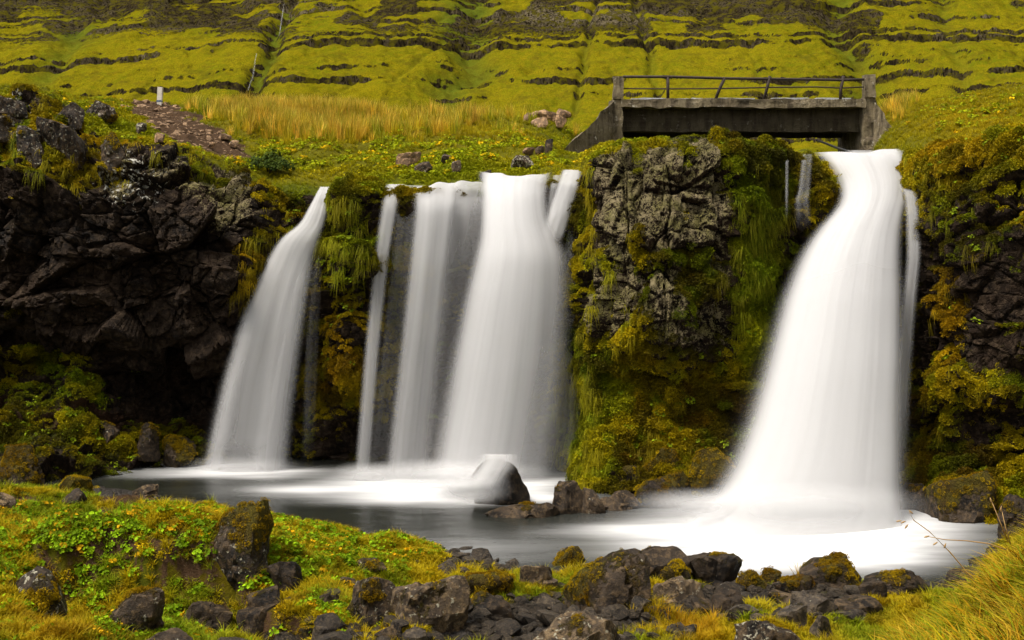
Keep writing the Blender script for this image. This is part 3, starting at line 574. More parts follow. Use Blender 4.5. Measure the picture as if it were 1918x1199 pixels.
def _fit():
    x = GC[:, :2]; n = len(x); K = _tps(((x[:, None] - x[None]) ** 2).sum(2)) + np.eye(n) * .02
    Q = np.c_[np.ones(n), x]; A_ = np.block([[K, Q], [Q.T, np.zeros((3, 3))]])
    return np.linalg.solve(A_, np.r_[GC[:, 2], 0, 0, 0])
GW = _fit()
def ground_base(x, y):
    x = np.asarray(x, float); y = np.asarray(y, float); r = GW[-3] + GW[-2] * x + GW[-1] * y
    for i in range(len(GC)): r = r + GW[i] * _tps((x - GC[i, 0]) ** 2 + (y - GC[i, 1]) ** 2)
    return r
def ground(x, y):
    z = ground_base(x, y); p = np.c_[np.ravel(x), np.ravel(y), 0 * np.ravel(x)]
    land = sstep(-.03, .25, np.ravel(z))
    hill = sstep(.8, 1.3, np.ravel(z)) * (np.ravel(x) > 1.5)
    n = .115 * fbm(p / .6, 4, 210) + .045 * fbm(p / .19, 3, 211) + .12 * fbm(p / 1.4, 2, 212) * (1 - hill)
    return np.ravel(z) + n * (.25 + .75 * land) - .34 * scarp(p)[0]
def scarp(p):                                        # the broken edge of the turf bank: a sharp little drop, levelling out towards the viewer
    x, y = p[:, 0], p[:, 1]; px = CX + x / np.maximum(y, 1) * F
    ys = np.interp(px, [0, 60, 130, 200, 260, 330, 400, 440, 480, 560, 640], [16.9, 16.7, 16.15, 16.5, 16.3, 16.2, 16.0, 16.1, 15.5, 15.2, 14.8]) + .25 * fbm(p / .8, 3, 215)
    m = sstep(20, 90, px) * sstep(640, 540, px)
    return m * sstep(-.07, .07, ys - y) * sstep(3.2, .6, ys - y), m * np.exp(-((ys - y + .02) / .13) ** 2)
def hit(px, py, lo=6.0, hi=27.0):                     # where a sight line meets the foreshore
    d = np.linspace(lo, hi, 700); x = (px - CX) / F * d; zr = CH - (py - HY) / F * d
    g = ground(x, d); i = np.argmax(g >= zr)
    return float(d[i]) if (g >= zr).any() else (CH * F / (py - HY))
def build_ground():
    nc, nr = 620, 330
    px = np.linspace(-420, 2340, nc); d = 5.5 + (29.5 - 5.5) * np.linspace(0, 1, nr) ** 1.15
    D, PX = np.meshgrid(d, px, indexing='ij'); D = D.ravel(); PX = PX.ravel(); X = (PX - CX) / F * D
    Z = ground(X, D); PX2, PY = proj(X, D, Z); b = lambda *a: blob(PX2, PY, *a)
    p = np.c_[X, D, Z]; n1 = vnoise(p / .7, 220); n2 = vnoise(p / .25, 221)
    yel = np.array((.165, .125, .006)); grn = np.array((.080, .100, .006)); brn = np.array((.070, .038, .006))
    t = yel[None] * (1 - n1)[:, None] + grn[None] * n1[:, None]; wb = sstep(.55, .8, n2)[:, None] * .7; t = t + (brn - t) * wb
    dirt = np.clip(1.1 * b(240, 935, 62, 13) + .9 * b(200, 960, 40, 9) + .7 * b(50, 935, 60, 9) + .6 * b(20, 960, 25, 8) + .8 * b(330, 940, 40, 6) + .75 * b(280, 1060, 150, 14) + .8 * b(130, 1030, 30, 22) + .5 * b(300, 1120, 60, 20) + .6 * b(400, 1140, 60, 40), 0, 1); dirt = np.maximum(dirt, .72 * scarp(p)[1])
    gravel = np.clip(sstep(.12, -.02, Z) * .9 + 1.1 * b(960, 1170, 200, 45) + .9 * b(1150, 1140, 200, 30) + .9 * b(1400, 1125, 160, 30) + .8 * b(1560, 1140, 70, 25) + .8 * b(880, 1050, 60, 18) + 1.0 * b(190, 922, 60, 10) + .6 * b(640, 1190, 100, 25), 0, 1)
    me = mesh_from('ground', np.c_[X, D, Z], grid_faces(nr, nc), True, dict(tint=t, dirt=dirt, gravel=gravel), M['turf'])
    o = link('ground', me); tag(o, 'grassy and stony bank in front of the pool', kind='structure')
    # the ground under and behind the photographer
    xs = np.linspace(-14, 14, 30); ys = np.linspace(-14, 5.6, 22); YY, XX = np.meshgrid(ys, xs, indexing='ij'); X, Y = XX.ravel(), YY.ravel()
    keep = np.clip(Y, 0, None); Z = ground_base(np.clip(X, -9, 9), keep) - .05
    me = mesh_from('near_ground', np.c_[X, Y, Z], grid_faces(22, 30), True, dict(tint=np.tile(yel, (len(X), 1)), dirt=0 * X, gravel=0 * X), M['turf'])
    tag(link('ground_behind', me), kind='structure')
build_ground()
print('ground', round(time.time() - T0, 1))

# ------------------------------------------------------------------ pool and river
def build_pool():
    nc, nr = 300, 130
    px = np.linspace(-420, 2340, nc); d = np.linspace(17.2, 30.2, nr); D, PX = np.meshgrid(d, px, indexing='ij'); D = D.ravel(); PX = PX.ravel(); X = (PX - CX) / F * D
    PY = HY + CH / D * F; b = lambda *a: blob(PX, PY, *a)
    n = fbm(np.c_[X / 1.6, D / .5, 0 * X], 3, 300)
    PY = PY + n * 3; PXn = PX; b = lambda *a: blob(PXn, PY, *a)
    foam = (1.5 * b(450, 882, 105, 7) + .35 * b(400, 886, 160, 8) + 1.7 * b(790, 912, 150, 17) + .6 * b(640, 918, 130, 10) + .4 * b(560, 921, 60, 5) + 1.3 * b(930, 905, 110, 17) + .7 * b(1010, 930, 40, 12)
            + 2.3 * b(1520, 1010, 190, 42) + 2.0 * b(1530, 968, 190, 26) + 1.2 * b(1330, 990, 130, 14) + .7 * b(1200, 994, 120, 10) + 1.1 * b(1360, 1040, 130, 24) + .5 * b(1240, 1012, 90, 20) + 1.1 * b(1620, 1045, 100, 16) + .15 * b(1740, 1000, 60, 16) + .12 * b(900, 1030, 240, 25) + .9 * b(860, 935, 170, 9))
    me = mesh_from('pool', np.c_[X, D, 0 * X], grid_faces(nr, nc), True, dict(foam=foam), M['pool'])
    tag(link('pool', me), 'dark plunge pool with white foam below the falls', kind='structure')
    pts = [P(1470, 0, 28.6)[:2], P(1690, 0, 28.4)[:2], P(1655, 0, 36)[:2], P(1640, 0, 60)[:2], P(1200, 0, 60)[:2], P(1190, 0, 34)[:2], P(1380, 0, 29.4)[:2]]
    zc_ = 6.93
    me = bpy.data.meshes.new('river'); me.from_pydata([(x, y, zc_ + .012 * (y - 28)) for x, y in pts], [], [list(range(len(pts)))]); me.materials.append(M['pool'])
    tag(link('river', me), 'stream running under the bridge to the tall waterfall', kind='structure')
build_pool()

# ------------------------------------------------------------------ waterfalls: layered curved veils
def ribbon(parent, name, rows, prof, opacity=1.0, bulge=.25, layers=2, streak=.7, seed=0, fade_top=.0, fade_bot=.12, edge=.12, nu=44, nv=72, gap=.14, vprof=None, eright=1.0, lip=0.0):
    """rows: (row, left column, right column, distance); prof: density across the veil."""
    rows = np.array(rows, float); seg = np.hypot(np.diff(rows[:, 0]), np.diff(rows[:, 1:3].mean(1))) + 60 * np.abs(np.diff(rows[:, 3])); s = np.r_[0, np.cumsum(seg)]; s /= s[-1]
    v = np.linspace(0, 1, nv); R = np.array([np.interp(v, s, rows[:, k]) for k in range(4)]).T
    k = nv * .022; Rs = smooth1(R, k, 0); R = Rs + (R[[0]] - Rs[[0]]) * np.exp(-v / .04)[:, None] + (R[[-1]] - Rs[[-1]]) * np.exp(-(1 - v) / .04)[:, None]
    u = np.linspace(0, 1, nu); dens_u = np.interp(u, np.linspace(0, 1, len(prof)), prof)
    for L in range(layers):
        shrink = .0 + .035 * L
        U, V = np.meshgrid(u, v); ue = shrink + U * (1 - 2 * shrink)
        px = R[:, 1:2] + (R[:, 2:3] - R[:, 1:2]) * ue; wdt = (R[:, 2:3] - R[:, 1:2]) / F * R[:, 3:4]
        wob = fbm(np.c_[U.ravel() * 5, V.ravel() * 2.5, 0 * U.ravel() + seed + L * 3.1], 3, 500 + seed).reshape(U.shape)
        d = R[:, 3:4] - bulge * (1 - (2 * ue - 1) ** 2) * np.minimum(1, wdt) * (1 - .45 * L / max(1, layers)) + gap * L + .012 * wob
        py = R[:, 0:1] + lip * (fbm(np.c_[U.ravel() * 3.5 + seed, 0 * U.ravel(), 0 * U.ravel()], 2, 510).reshape(U.shape) - .3) * np.exp(-V / .07); x = (px - CX) / F * d; z = CH - (py - HY) / F * d
        e = (sstep(0, edge, U) * sstep(0, edge * eright, 1 - U)) ** 1.4
        vv = np.ones_like(v)
        if fade_top > 0: vv *= sstep(0, fade_top, v)
        if fade_bot > 0: vv *= sstep(0, fade_bot, 1 - v)
        if vprof is not None: vv *= np.interp(v, np.linspace(0, 1, len(vprof)), vprof)
        dens = opacity * dens_u[None] * e * vv[:, None]
        w0 = float(wdt.mean()); flow = np.stack([(U * w0 + seed * 7.3 + L * 2.9).ravel(), (V * s[-1] * 8 + L * 3.7 + seed).ravel()], 1)
        me = mesh_from(name, np.stack([x, d, z], 2).reshape(-1, 3), grid_faces(nv, nu), True, dict(dens=dens.ravel(), flow=flow, streak=np.full(dens.size, streak)), M['fall'])
        link(name, me, parent)
def fall_root(label, loc):
    e = bpy.data.objects.new('waterfall', None); COL.objects.link(e)
    tag(e, label, 'waterfall', 'waterfalls'); return e
def mist(parent, cx, cy, rx, ry, d, op, depth=.8, n=3):            # soft domes of spray where the water lands
    for L in range(n):
        u = np.linspace(-1, 1, 30); U, V = np.meshgrid(u, u); r2 = np.minimum(1, U * U + V * V)
        dd = d - depth * (1 - r2) * (1 - L / n) + .25 * L; x = (cx + U * rx - CX) / F * dd; z = CH - (cy + V * ry - HY) / F * dd
        den = op * np.clip(np.exp(-3.2 * (U * U + V * V)) - .05, 0, 1) * sstep(1, .75, np.abs(U)) * sstep(1, .75, np.abs(V))
        link('mist', mesh_from('mist', np.stack([x, dd, z], 2).reshape(-1, 3), grid_faces(30, 30), True, dict(dens=den.ravel(), flow=np.c_[x.ravel() + L, z.ravel()], streak=np.zeros(den.size)), M['fall']), parent)
f = fall_root('narrow slanting waterfall left of the mossy rock pillar', None)
ribbon(f, 'veil', [(350, 598, 620, 29.4), (360, 592, 620, 28.2), (395, 572, 616, 27.8), (425, 556, 610, 27.65), (438, 526, 606, 27.55), (465, 506, 598, 27.45), (520, 476, 586, 27.3), (600, 442, 575, 27.15), (720, 404, 560, 27.05), (896, 364, 546, 26.9)],
       [.7, .9, .85, .75, .75, .8, .9, .95, .9, .8], .50, .30, 2, .45, 1, 0, .12, .2, vprof=[2.6, 2.4, 1.9, 1.5, 1.25, 1.0, .85, .75, .7])
ribbon(f, 'strand', [(470, 500, 560, 27.35), (540, 466, 520, 27.2), (640, 432, 482, 27.05), (760, 402, 450, 26.95), (900, 368, 420, 26.85)], [.5, 1, .9, .5], .24, .12, 2, .4, 4, .15, .04, .35, nu=24)
ribbon(f, 'strand', [(470, 530, 600, 27.4), (540, 512, 588, 27.2), (640, 492, 574, 27.05), (760, 472, 558, 26.95), (900, 452, 546, 26.85)], [.6, .9, 1, .9, .7], .28, .2, 2, .35, 5, .15, .04, .3)
ribbon(f, 'spray', [(440, 540, 600, 27.8), (520, 476, 590, 27.5), (650, 424, 575, 27.3), (895, 340, 560, 27.0)], [.2, .5, .7, .7, .5, .2], .10, .3, 1, .2, 2, .25, .03, .35)
ribbon(f, 'trickle', [(455, 598, 606, 27.6), (520, 580, 604, 27.4), (640, 568, 600, 27.35), (890, 560, 590, 27.3)], [.3, .5, .2, .4], .14, .05, 1, .6, 3, .1, .3, .3)
mist(f, 455, 880, 130, 34, 26.9, .22)
f = fall_root('wide waterfall of many white veils in the middle', None)
ribbon(f, 'veil', [(345, 720, 764, 28.9), (350, 717, 760, 28.0), (380, 710, 750, 27.4), (480, 697, 733, 27.2), (640, 680, 717, 27.05), (760, 670, 707, 26.9), (908, 658, 697, 26.75)], [.6, 1, 1, .7], .36, .12, 2, .4, 11, 0, .03, .35, nu=24, vprof=[2.2, 1.5, 1.1, .95, .85, .85])
ribbon(f, 'veil', [(347, 738, 806, 28.9), (352, 736, 802, 28.0), (400, 730, 794, 27.6), (520, 722, 777, 27.5), (700, 702, 752, 27.3), (905, 684, 732, 27.1)], [.3, .5, .3, .4, .2], .22, .12, 1, .5, 12, 0, .05, .3, vprof=[3.5, 1.6, 1, .8, .8])
ribbon(f, 'veil', [(345, 764, 870, 28.9), (350, 762, 868, 28.0), (385, 770, 862, 27.3), (500, 758, 850, 27.0), (640, 742, 834, 26.8), (780, 726, 818, 26.65), (912, 710, 808, 26.5)], [.5, .8, 1, .85, 1, .95, .7], .40, .25, 2, .52, 13, 0, .03, .24, vprof=[2.6, 1.7, 1.1, .85, .75, .75], lip=5)
ribbon(f, 'veil', [(343, 834, 946, 29.0), (348, 832, 944, 28.1), (390, 832, 940, 27.6), (500, 824, 930, 27.4), (700, 796, 896, 27.2), (908, 776, 866, 27.0)], [.6, .6, .4, .5, .4, .5], .34, .15, 2, .65, 14, 0, .03, .2, vprof=[4.0, 2.2, 1.0, .8, .9, .9], lip=6)
ribbon(f, 'main_veil', [(328, 892, 1040, 29.2), (334, 892, 1038, 28.2), (365, 896, 1032, 27.4), (420, 893, 1040, 26.9), (450, 888, 1060, 26.7), (480, 878, 1074, 26.5), (560, 854, 1080, 26.3), (680, 826, 1078, 26.1), (790, 804, 1068, 25.95), (918, 778, 1050, 25.8)],
       [.7, 1.0, 1.15, 1.2, 1.1, .9, .66, .46, .3, .2, .14], .76, .40, 3, .40, 15, 0, .03, .23, vprof=[2.6, 2.6, 2.4, 1.9, 1.35, 1.05, .85, .78, .75], eright=.7, lip=9)
ribbon(f, 'spray', [(455, 1016, 1070, 26.9), (560, 985, 1082, 26.7), (720, 950, 1088, 26.5), (925, 920, 1096, 26.2)], [.6, .6, .5, .4, .3], .20, .25, 2, .4, 16, .1, .05, .3)
ribbon(f, 'side_veil', [(318, 1050, 1094, 29.2), (323, 1048, 1092, 28.1), (345, 1040, 1088, 27.4), (400, 1022, 1072, 27.1), (455, 1000, 1056, 26.9)], [.5, .9, 1, .8, .6], .85, .14, 2, .4, 17, 0, .10, .25, nu=24)
ribbon(f, 'trickle', [(325, 1076, 1092, 28.2), (350, 1070, 1090, 27.4), (455, 1058, 1088, 27.2), (470, 1052, 1090, 26.9), (560, 1058, 1094, 26.8), (760, 1052, 1090, 26.5), (915, 1046, 1086, 26.2)], [.5, .3, .6, .2, .5], .22, .06, 1, .7, 18, 0, .15, .2)
ribbon(f, 'trickle', [(328, 1034, 1054, 28.2), (350, 1028, 1046, 27.5), (440, 1014, 1032, 27.2)], [.5, .8, .4], .4, .05, 1, .6, 19, 0, .1, .3, nu=10)
mist(f, 850, 892, 210, 40, 25.6, .40)
ribbon(f, 'veil', [(850, 888, 982, 24.0), (862, 884, 984, 23.3), (880, 872, 976, 23.0), (905, 856, 958, 22.75), (946, 838, 936, 22.6)], [.4, .8, 1, .9, .5, .2], .42, .25, 3, .55, 21, .06, .12, .4, nu=30, gap=.1)
mist(f, 880, 915, 90, 40, 22.9, .5); mist(f, 690, 895, 90, 34, 26.4, .35)
f = fall_root('tall dense waterfall widening below the bridge', None)
ribbon(f, 'main_veil', [(284, 1516, 1696, 31.0), (285, 1514, 1698, 29.2), (289, 1520, 1700, 28.1), (318, 1546, 1706, 27.6), (345, 1560, 1712, 27.1), (368, 1568, 1706, 26.7), (392, 1556, 1698, 26.2), (430, 1516, 1694, 25.6), (480, 1482, 1694, 25.0), (560, 1448, 1698, 24.3), (680, 1414, 1700, 23.4), (800, 1376, 1700, 22.7), (890, 1336, 1703, 22.2), (950, 1284, 1708, 21.95), (1016, 1190, 1724, 21.6)],
       [.6, .9, 1.1, 1.25, 1.3, 1.3, 1.3, 1.3, 1.3, 1.2, 1.0], 1.15, .75, 4, .20, 31, 0, .012, .25, nu=56, nv=110, gap=.2, eright=.6, lip=6)
ribbon(f, 'brink', [(281, 1580, 1650, 29.4), (284, 1576, 1652, 28.3), (312, 1590, 1650, 27.4), (350, 1600, 1660, 26.9)], [.4, .9, .8, .4], .5, .2, 1, .4, 32, .1, .3, .35, nu=24)
ribbon(f, 'side_veil', [(348, 1672, 1712, 26.8), (362, 1688, 1722, 26.0), (400, 1692, 1726, 25.5), (480, 1694, 1730, 25.0), (560, 1684, 1722, 24.8), (700, 1674, 1712, 24.6), (900, 1664, 1706, 24.2)], [.3, .7, .8, .5], .42, .1, 2, .5, 33, .05, .3, .35, nu=24)
ribbon(f, 'spray', [(420, 1530, 1690, 25.9), (560, 1436, 1712, 24.3), (720, 1376, 1722, 23.2), (880, 1310, 1738, 22.3), (985, 1230, 1770, 21.7)], [.15, .4, .7, .8, .8, .8, .7, .4, .2], .20, .9, 2, .15, 34, .2, .16, .35, gap=.5)
ribbon(f, 'trickle', [(292, 1471, 1480, 27.4), (304, 1470, 1478, 25.9), (412, 1469, 1477, 25.3)], [.5, .9, .5], .22, .03, 1, .5, 35, 0, .3, .35, nu=10)
ribbon(f, 'trickle', [(288, 1498, 1524, 27.6), (302, 1499, 1524, 26.3), (360, 1492, 1520, 25.85), (372, 1486, 1518, 25.65), (430, 1486, 1526, 25.45)], [.5, .9, .3, .8, .4], .20, .06, 1, .7, 36, 0, .3, .25, nu=18)
mist(f, 1510, 955, 270, 62, 20.6, .42, .5, 2); mist(f, 1310, 950, 150, 42, 22.0, .32)
def far_fall(rows, label):
    e = fall_root(label, None); s = np.array(rows, float)
    n = 24; v = np.linspace(0, 1, n); t = np.linspace(0, 1, len(s)); px = np.interp(v, t, s[:, 0]); py = np.interp(v, t, s[:, 1]); wd = np.interp(v, t, s[:, 2])
    pts = []
    flat = np.c_[MX.ravel(), MD.ravel(), MZ.ravel()]; mpx, mpy = proj(flat[:, 0], flat[:, 1], flat[:, 2])
    for a, b in zip(px, py):
        m = (np.abs(mpx - a) < 5) & (np.abs(mpy - b) < 5); pts.append(flat[m][:, 1].min() if m.any() else 420)
    dd = smooth1(np.array(pts), 2, 0) - 1.2
    co_ = [];
    for a, b, w_, d_ in zip(px, py, wd, dd):
        for k in (-1, -.3, .3, 1): co_.append(P(a + k * w_ * .4, b, d_ - .3 * (1 - k * k)))
    dens = np.tile([.03, .2, .2, .03], n) * np.repeat(.5 + vnoise(np.c_[v * 9, 0 * v, 0 * v + px[0]], 5), 4); fl = np.c_[np.tile([0, .3, .6, .9], n), np.repeat(v * 4, 4)]
    link('veil', mesh_from('veil', np.array(co_), grid_faces(n, 4), True, dict(dens=dens, flow=fl, streak=np.full(n * 4, .7)), M['fall']), e)
far_fall([(481, 100, 2), (478, 112, 4), (476, 128, 5), (473, 146, 6), (468, 158, 4), (464, 170, 5)], 'thin distant waterfall in the gully of the mountainside, lower drop')
far_fall([(532, 8, 3), (529, 26, 4), (526, 46, 4), (523, 68, 3)], 'thin distant waterfall high in the gully of the mountainside')
print('falls', round(time.time() - T0, 1))

# ------------------------------------------------------------------ bridge
def bm_obj(name, bm, mat, parent=None, smooth=False, loc=None):
    me = bpy.data.meshes.new(name); bm.to_mesh(me); bm.free(); me.materials.append(mat)
    if smooth: me.polygons.foreach_set('use_smooth', [True] * len(me.polygons))
    return link(name, me, parent, loc)
def rough_box(name, x0, x1, y0, y1, z0, z1, mat, parent, amp=.03, step=.16, seed=0, shear=None):
    nx, ny, nz = [max(1, int(round(abs(b - a) / step))) for a, b in ((x0, x1), (y0, y1), (z0, z1))]
    bm = bmesh.new(); bmesh.ops.create_cube(bm, size=1)
    bm.free()
    # build the six faces as one welded grid
    idx = {}; vs_ = []; fs = []
    def vid(i, j, k):
        if (i, j, k) not in idx:
            idx[(i, j, k)] = len(vs_); vs_.append((x0 + (x1 - x0) * i / nx, y0 + (y1 - y0) * j / ny, z0 + (z1 - z0) * k / nz))
        return idx[(i, j, k)]
    for i in range(nx):
        for j in range(ny):
            fs.append((vid(i, j, 0), vid(i, j + 1, 0), vid(i + 1, j + 1, 0), vid(i + 1, j, 0))); fs.append((vid(i, j, nz), vid(i + 1, j, nz), vid(i + 1, j + 1, nz), vid(i, j + 1, nz)))
        for k in range(nz):
            fs.append((vid(i, 0, k), vid(i + 1, 0, k), vid(i + 1, 0, k + 1), vid(i, 0, k + 1))); fs.append((vid(i, ny, k), vid(i, ny, k + 1), vid(i + 1, ny, k + 1), vid(i + 1, ny, k)))
    for j in range(ny):
        for k in range(nz):
            fs.append((vid(0, j, k), vid(0, j, k + 1), vid(0, j + 1, k + 1), vid(0, j + 1, k))); fs.append((vid(nx, j, k), vid(nx, j + 1, k), vid(nx, j + 1, k + 1), vid(nx, j, k + 1)))
    v = np.array(vs_); 
    if shear: v = shear(v)
    v = v + np.stack([fbm(v / .35 + 9 * q, 3, 600 + seed + q) for q in range(3)], 1) * amp
    return link(name, mesh_from(name, v, np.array(fs), False, None, mat), parent)
def tube(name, pts, r, mat, parent=None, n=8, closed_ends=True):
    pts = [Vector(p) for p in pts]; vs_ = []; fs = []
    for i, p in enumerate(pts):
        d = (pts[min(i + 1, len(pts) - 1)] - pts[max(i - 1, 0)]).normalized(); a = d.orthogonal().normalized(); b = d.cross(a)
        rr = r[i] if isinstance(r, (list, tuple)) else r
        for k in range(n): vs_.append(p + (a * math.cos(2 * math.pi * k / n) + b * math.sin(2 * math.pi * k / n)) * rr)
    for i in range(len(pts) - 1):
        for k in range(n): fs.append((i * n + k, i * n + (k + 1) % n, (i + 1) * n + (k + 1) % n, (i + 1) * n + k))
    fs.append(tuple(range(n - 1, -1, -1))); fs.append(tuple((len(pts) - 1) * n + k for k in range(n)))
    me = bpy.data.meshes.new(name); me.from_pydata([tuple(v) for v in vs_], [], fs); me.materials.append(mat); me.polygons.foreach_set('use_smooth', [True] * len(me.polygons))
    return link(name, me, parent)
def build_bridge():
    BD = 38.0; br = bpy.data.objects.new('footbridge', None); COL.objects.link(br)
    br.location = P(1395, 262, BD); bpy.context.view_layer.update()
    inv = Vector(br.location)
    tag(br, 'old concrete bridge with bent rusty railings over the stream', 'bridge')
    L = lambda px, py, d=BD: P(px, py, d)
    kids = []
    def box(name, pxa, pya, pxb, pyb, da, db, **k):
        x0, _, z1 = P(pxa, pya, BD); x1, _, z0 = P(pxb, pyb, BD); o = rough_box(name, x0, x1, da, db, z0, z1, k.pop('mat', M['concrete']), br, **k); kids.append(o); return o
    deck = box('deck', 1163, 186, 1621, 202, BD - .12, BD + 3.1, amp=.035, step=.14, seed=1)
    box('girder', 1167, 202, 1617, 245, BD + .35, BD + .75, amp=.03, seed=2, mat=M['concrete_dark'])  # both girders take a darker tone of the deck concrete
    box('girder', 1167, 202, 1617, 245, BD + 2.3, BD + 2.7, amp=.03, seed=3, mat=M['concrete_dark'])
    box('cross_beam', 1385, 206, 1393, 240, BD + .76, BD + 2.29, amp=.02, seed=4)
    box('railing_pillar', 1149, 143, 1167, 187, BD - .10, BD + .22, amp=.03, step=.09, seed=5)
    box('railing_pillar', 1618, 140, 1638, 182, BD - .10, BD + .22, amp=.03, step=.09, seed=6)
    box('abutment', 1146, 188, 1166, 330, BD - .05, BD + 3.0, amp=.05, seed=7)
    box('abutment', 1617, 183, 1640, 330, BD - .05, BD + 3.0, amp=.05, seed=8)
    # wing walls: coping slopes down away from the deck
    def wing(pa, pya, pb, pyb, da, db, thick, seed):
        xa, _, za = P(pa, pya, da); xb, _, zb = P(pb, pyb, db); _, _, zbot = P(pa, 345, da)
        def sh(v):
            t = v[:, 0]; top = za + (zb - za) * t + .05 * np.sin(t * 9); bot = zbot
            return np.c_[xa + (xb - xa) * t, da + (db - da) * t + thick * v[:, 1], bot + (top - bot) * v[:, 2]]
        def shear(v): return sh(v)
        nm = rough_box('wing_wall', 0, 1, 0, 1, 0, 1, M['concrete'], br, amp=.05, step=.09, seed=seed, shear=shear); kids.append(nm)
    wing(1150, 190, 1058, 280, BD - .06, BD - 2.6, .45, 9)
    wing(1636, 190, 1690, 262, BD - .06, BD - 1.6, .45, 10)
    # railing: two rails and bent posts
    y = BD + .02
    tops = [(1167, 144), (1255, 144), (1357, 147), (1442, 148), (1580, 150), (1619, 149)]
    mids = [(1167, 166), (1250, 166.5), (1350, 166), (1436, 164), (1530, 163), (1577, 165), (1619, 163)]
    def tube_(nm, p, r, par):
        o = tube(nm, [P(a, b, y) for a, b in p], r, M['rust'], par); kids.append(o); return o
    rail = tube_('railing', tops, .042, br); tube_('middle_rail', mids, .022, rail)
    for a in ([(1251, 186), (1251, 165), (1251, 145)], [(1340, 187), (1348, 166), (1358, 145)], [(1431, 187), (1437, 164), (1442, 143)], [(1574, 189), (1575, 166), (1580, 143)]):
        tube_('railing_post', a, .048, rail)
    for xa, xb in ((1185, 1255), (1262, 1338), (1300, 1420), (1450, 1520), (1535, 1600)):
        x0, _, z = P(xa, 185, BD); x1 = P(xb, 185, BD)[0]
        o = rough_box('pale_deck_patch', x0, x1, BD + .3 + .2 * rng.random(), BD + 1.2, z + .012, z + .07, M['frost'], deck, amp=.012, step=.2, seed=int(xa)); kids.append(o)
    for o in kids:
        o.data.transform(Matrix.Translation(-inv))
    c = tube('cable', [P(1530, 263, 37), P(1545, 268, 36), P(1562, 275, 34.5), P(1580, 281, 32), P(1592, 285, 30)], .035, M['cable'])
    tag(c, 'black cable sagging from the bridge to the brink of the tall waterfall', 'cable')
build_bridge()
print('bridge', round(time.time() - T0, 1))

# ------------------------------------------------------------------ boulders and stones
def stone_mesh(name, seed, sub, sharp=16, planes=16, rough=.05, size=(1, 1, 1), mat=None, smooth=True, moss=None):
    r = np.random.default_rng(seed); bm = bmesh.new(); bmesh.ops.create_icosphere(bm, subdivisions=sub, radius=1)
    v = np.array([q.co[:] for q in bm.verts]); fcs = np.array([[q.index for q in f_.verts] for f_ in bm.faces]); bm.free()
    v /= np.linalg.norm(v, axis=1, keepdims=True)
    n = r.normal(size=(planes, 3)); n /= np.linalg.norm(n, axis=1, keepdims=True)
    n = np.r_[n, [[0, 0, 1], [0, 0, -1]]]; n[-2] += r.normal(size=3) * .25; dist = r.uniform(.62, 1.0, len(n)); dist[-2:] = r.uniform(.6, .8, 2)
    dots = np.clip(v @ n.T, 0, None) / dist; rad = (dots ** sharp).sum(1) ** (-1 / sharp); rad = np.minimum(rad, 1.5)
    p = v * rad[:, None]; lo, hi = p.min(0), p.max(0); p = (p - (lo + hi) / 2) / (hi - lo)      # unit box
    p = p * np.array(size)
    q = p; k_ = min(size)
    p = p + v * (fbm(q / (.5 * k_) + seed * 3.3, 3, 700) * rough * .22 + fbm(q / .13 + seed, 4, 701) * rough * .40)[:, None] * k_
    at = None
    if sub >= 3:
        bl = blocks(q / max(.22, .36 * k_) + seed, 710, 1.2, .35, .08); p = p + v * (bl * rough * 1.0)[:, None] * k_
    if moss is not None:
        up_ = v[:, 2] / np.maximum(rad, .3)
        mo = .56 + (moss - .5) * 1.2 + .34 * fbm(q / .42 + seed * 1.7, 4, 720) + .22 * np.clip(up_, -.6, .8) - .03
        at = dict(moss=np.clip(mo, 0, 1)); p = p + v * (sstep(.45, .6, mo) * (.012 + .014 * vnoise(q / .05 + seed, 6)))[:, None]
    me = mesh_from(name, p, fcs, smooth, at, mat)
    if smooth: me.set_sharp_from_angle(angle=math.radians(24))
    return me
MOSSPTS = []
BOULD = []          # footprints (x, y, radius) where nothing grows
def boulder(box, label, moss=.3, lich=.2, name='boulder', mat='boulder', d=None, depth=.8, sink=.22, seed=None, sharp=16, tilt=0, group='rocks', surf=None, rough=.085, sub=4):
    x0, y0, x1, y1 = box; pc = (x0 + x1) / 2
    if d is None: d = hit(pc, y1 - 2)
    wx = (x1 - x0) / F * d; h = (y1 - y0) / F * d; dep = wx * depth
    d2 = d + dep * .35
    hh = h * (1 + sink); cx_ = (pc - CX) / F * d2; zt = CH - (y0 - HY) / F * d2
    wx *= d2 / d; hh *= d2 / d
    sharp = sharp * 1.7; seed = seed if seed is not None else int(x0 * 7 + y0 * 13) % 9973
    me = stone_mesh(name, seed, sub, sharp, 12, rough, (wx, dep, hh), M[mat], moss=moss)
    o = link(name, me); o.location = (cx_, d2, zt - hh / 2); o.rotation_euler = (0, tilt, 0)
    o['lichen_amount'] = float(lich)
    vv = np.empty(len(me.vertices) * 3, np.float32); me.vertices.foreach_get('co', vv); vv = vv.reshape(-1, 3); nn_ = np.empty_like(vv); me.vertices.foreach_get('normal', nn_.reshape(-1))
    mo = np.empty(len(vv), np.float32); me.attributes['moss'].data.foreach_get('value', mo); k_ = np.where(mo > .52)[0]
    if len(k_):
        k_ = rng.choice(k_, size=min(len(k_), int(150 * wx * (hh + dep) * len(k_) / len(vv) * 3) + 1)); Rm = np.array(Euler(o.rotation_euler).to_matrix())
        MOSSPTS.append((vv[k_] @ Rm.T + np.array(o.location), nn_[k_] @ Rm.T))
    tag(o, label, 'rock' if name != 'stone' else 'stone', group); BOULD.append((cx_, d2, wx * .5, dep * .5, zt))
    return o
